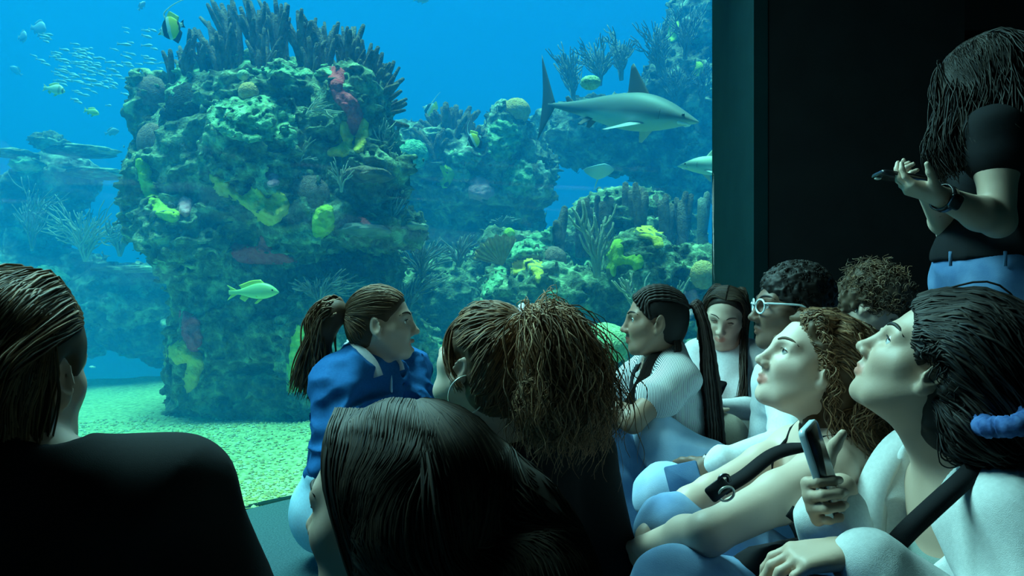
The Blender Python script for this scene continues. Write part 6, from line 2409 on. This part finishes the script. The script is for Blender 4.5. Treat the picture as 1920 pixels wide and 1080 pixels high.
V, Q = p.scalp(.006, .000, longmass, .006, .003, 16)
mb.add(V, Q, (.8, .8, .8))
back_end = [W(880, 1180, .80), W(945, 1180, .79), W(1000, 1160, .80), W(1050, 1130, .83), W(1085, 1110, .86), W(1110, 1120, .90)]
g = []
for i in range(12):
    x0 = .052 - .0130 * i
    a = p.L((x0 + .02, .002, .118 - .02 * max(0, -x0 / .09) ** 2))
    b1 = p.L((x0 * .95 - .006, .060, .092 - .02 * max(0, -x0 / .09)))
    b2 = p.L((x0 * .62 - .006, .082, .040))
    b3 = p.L((x0 * .45 - .024, .086, -.030))
    b4 = p.L((x0 * .3 - .045 - .008 * i, .088, -.10))
    b5 = p.L((x0 * .2 - .060 - .014 * i, .090, -.22))
    g.append([a, b1, b2, b3, b4, b5])
g_left = g
locks(mb, g, 560, .0018, .003, 0, 1, .004, 18, (.6, 2.2), .6, keep=onto(p, .010))
g = []
for i, e in enumerate(back_end):
    y = .09 - .036 * i
    g.append([p.L((-.05, .01 * (1 - i * .4), .122)), p.L((-.105, y * .9, .065)), p.L((-.125, y * 1.0, -.02)), (p.L((-.14, y, -.06)) + e) / 2 + A(.01, 0, .02), e])
locks(mb, g, 560, .0018, .004, 0, 1, .004, 18, (.6, 2.4), .6, keep=onto(p, .010))
locks(mb, [g_left[-2], g_left[-1]] + g, 480, .0018, .004, 0, 1, .004, 18, (.6, 2.4), .6, keep=onto(p, .010))
hair_obj(p, mb, HAIR['dark'])

# ---- foreground: man at the left ------------------------------------------------------------------
p = Person('person with collar-length dark hair and black tee, back to us at the left edge', (-.76, 1.08, 0), 'fair', .004)
p.head(W(22, 700, 1.06), 82, -4, 0, 1.06, fem=False, neck=W(30, 885, 1.02), neck_r=.062)
p.torso((-.70, 1.04, .14), 88, W(-268, 930, 1.02), W(322, 936, 1.09), fem=False, w=1.12)
p.arm('R', W(322, 936, 1.09), (-.395, 1.12, .30), (-.43, 1.30, .20), 1.1)
p.arm('L', W(-268, 930, 1.02), (-1.02, 1.06, .34), (-.95, 1.28, .30), 1.1)
p.hand(p.limbs['R'][2], (-.2, .9, -.1), (0, .1, -1), (-.8, 0, 0))
p.hand(p.limbs['L'][2], (.2, .9, -.1), (0, .1, -1), (.8, 0, 0))
p.body()
p.face(HAIR['dark'], (1, 0, 0))
d = SDF()
p.torso_to(d, .016)
p.sleeve(d, 'R', .022, .72, flare=.012)
p.sleeve(d, 'L', .022, .72, flare=.012)
for sx in (300, 220, -160):
    d.ell(W(sx, 922, 1.06), (.07, .07, .056), None, .06)
d.ell(p.nb + A(0, .012, .055), A(.076, .074, .05), None, .015, -1)
p.garment('black_tee', d, m_blacktee, .008, wrinkle(.006, 7, None, 61))
d = SDF()
leg_to(d, A(-.62, 1.12, .14), A(-.46, 1.40, .15), A(-.62, 1.36, .06), .012)
leg_to(d, A(-.82, 1.12, .14), A(-1.0, 1.38, .15), A(-.80, 1.36, .06), .012)
d.ell(p.hip, A(.16, .19, .13), p.T, .05)
d.half((0, 0, .003), (0, 0, -1))
p.garment('trousers', d, m_navy, .012)
shoe(p, (-.62, 1.36, .06), (-.4, .9, 0))
shoe(p, (-.80, 1.36, .06), (.4, .9, 0))
mb = MB()


def shag(d):
    d.ell(p.L((-.030, 0, .040)), A(.105, .080, .088) * p.k, p.R, .03)
    d.chain([p.L((-.045, .0, -.02)), p.L((-.042, 0, -.09)), p.L((-.040, 0, -.175))], [.082, .080, .074], .03)


V, Q = p.scalp(.010, .14, shag, .006, .004, 18)
mb.add(V, Q, (.7, .7, .7))
g = []
for i in range(17):
    a = -1.0 + i / 8.0
    y = .080 * math.sin(a * 1.5)
    g.append([p.L((.070 - .05 * abs(a) ** 2, y * .7, .105 - .05 * abs(a) ** 2)), p.L((.0, y * 1.05, .138 - .085 * abs(a) ** 2)), p.L((-.095, y * 1.05, .085 - .07 * abs(a))), p.L((-.118, y * 1.02, -.02)), p.L((-.115, y * .95, -.10)), p.L((-.108, y * .85, -.165 - .01 * math.cos(i * 2)))])
locks(mb, g, 700, .0019, .005, .002, 5, .010, 18, (.5, 2.6), .4, keep=onto(p, .008))
g = [[p.L((-.03 - .03 * math.cos(y * 18), y, .05)), p.L((-.03 - .075 * math.cos(y * 18), y * 1.1, -.02)), p.L((-.03 - .075 * math.cos(y * 18), y * 1.1, -.09)), p.L((-.03 - .070 * math.cos(y * 18), y * 1.1, -.19))] for y in np.linspace(-.082, .082, 9)]
locks(mb, g, 360, .0019, .006, .002, 5, .010, 20, (.5, 2.2), .4, keep=onto(p, .008))
hair_obj(p, mb, HAIR['fairbrown'])
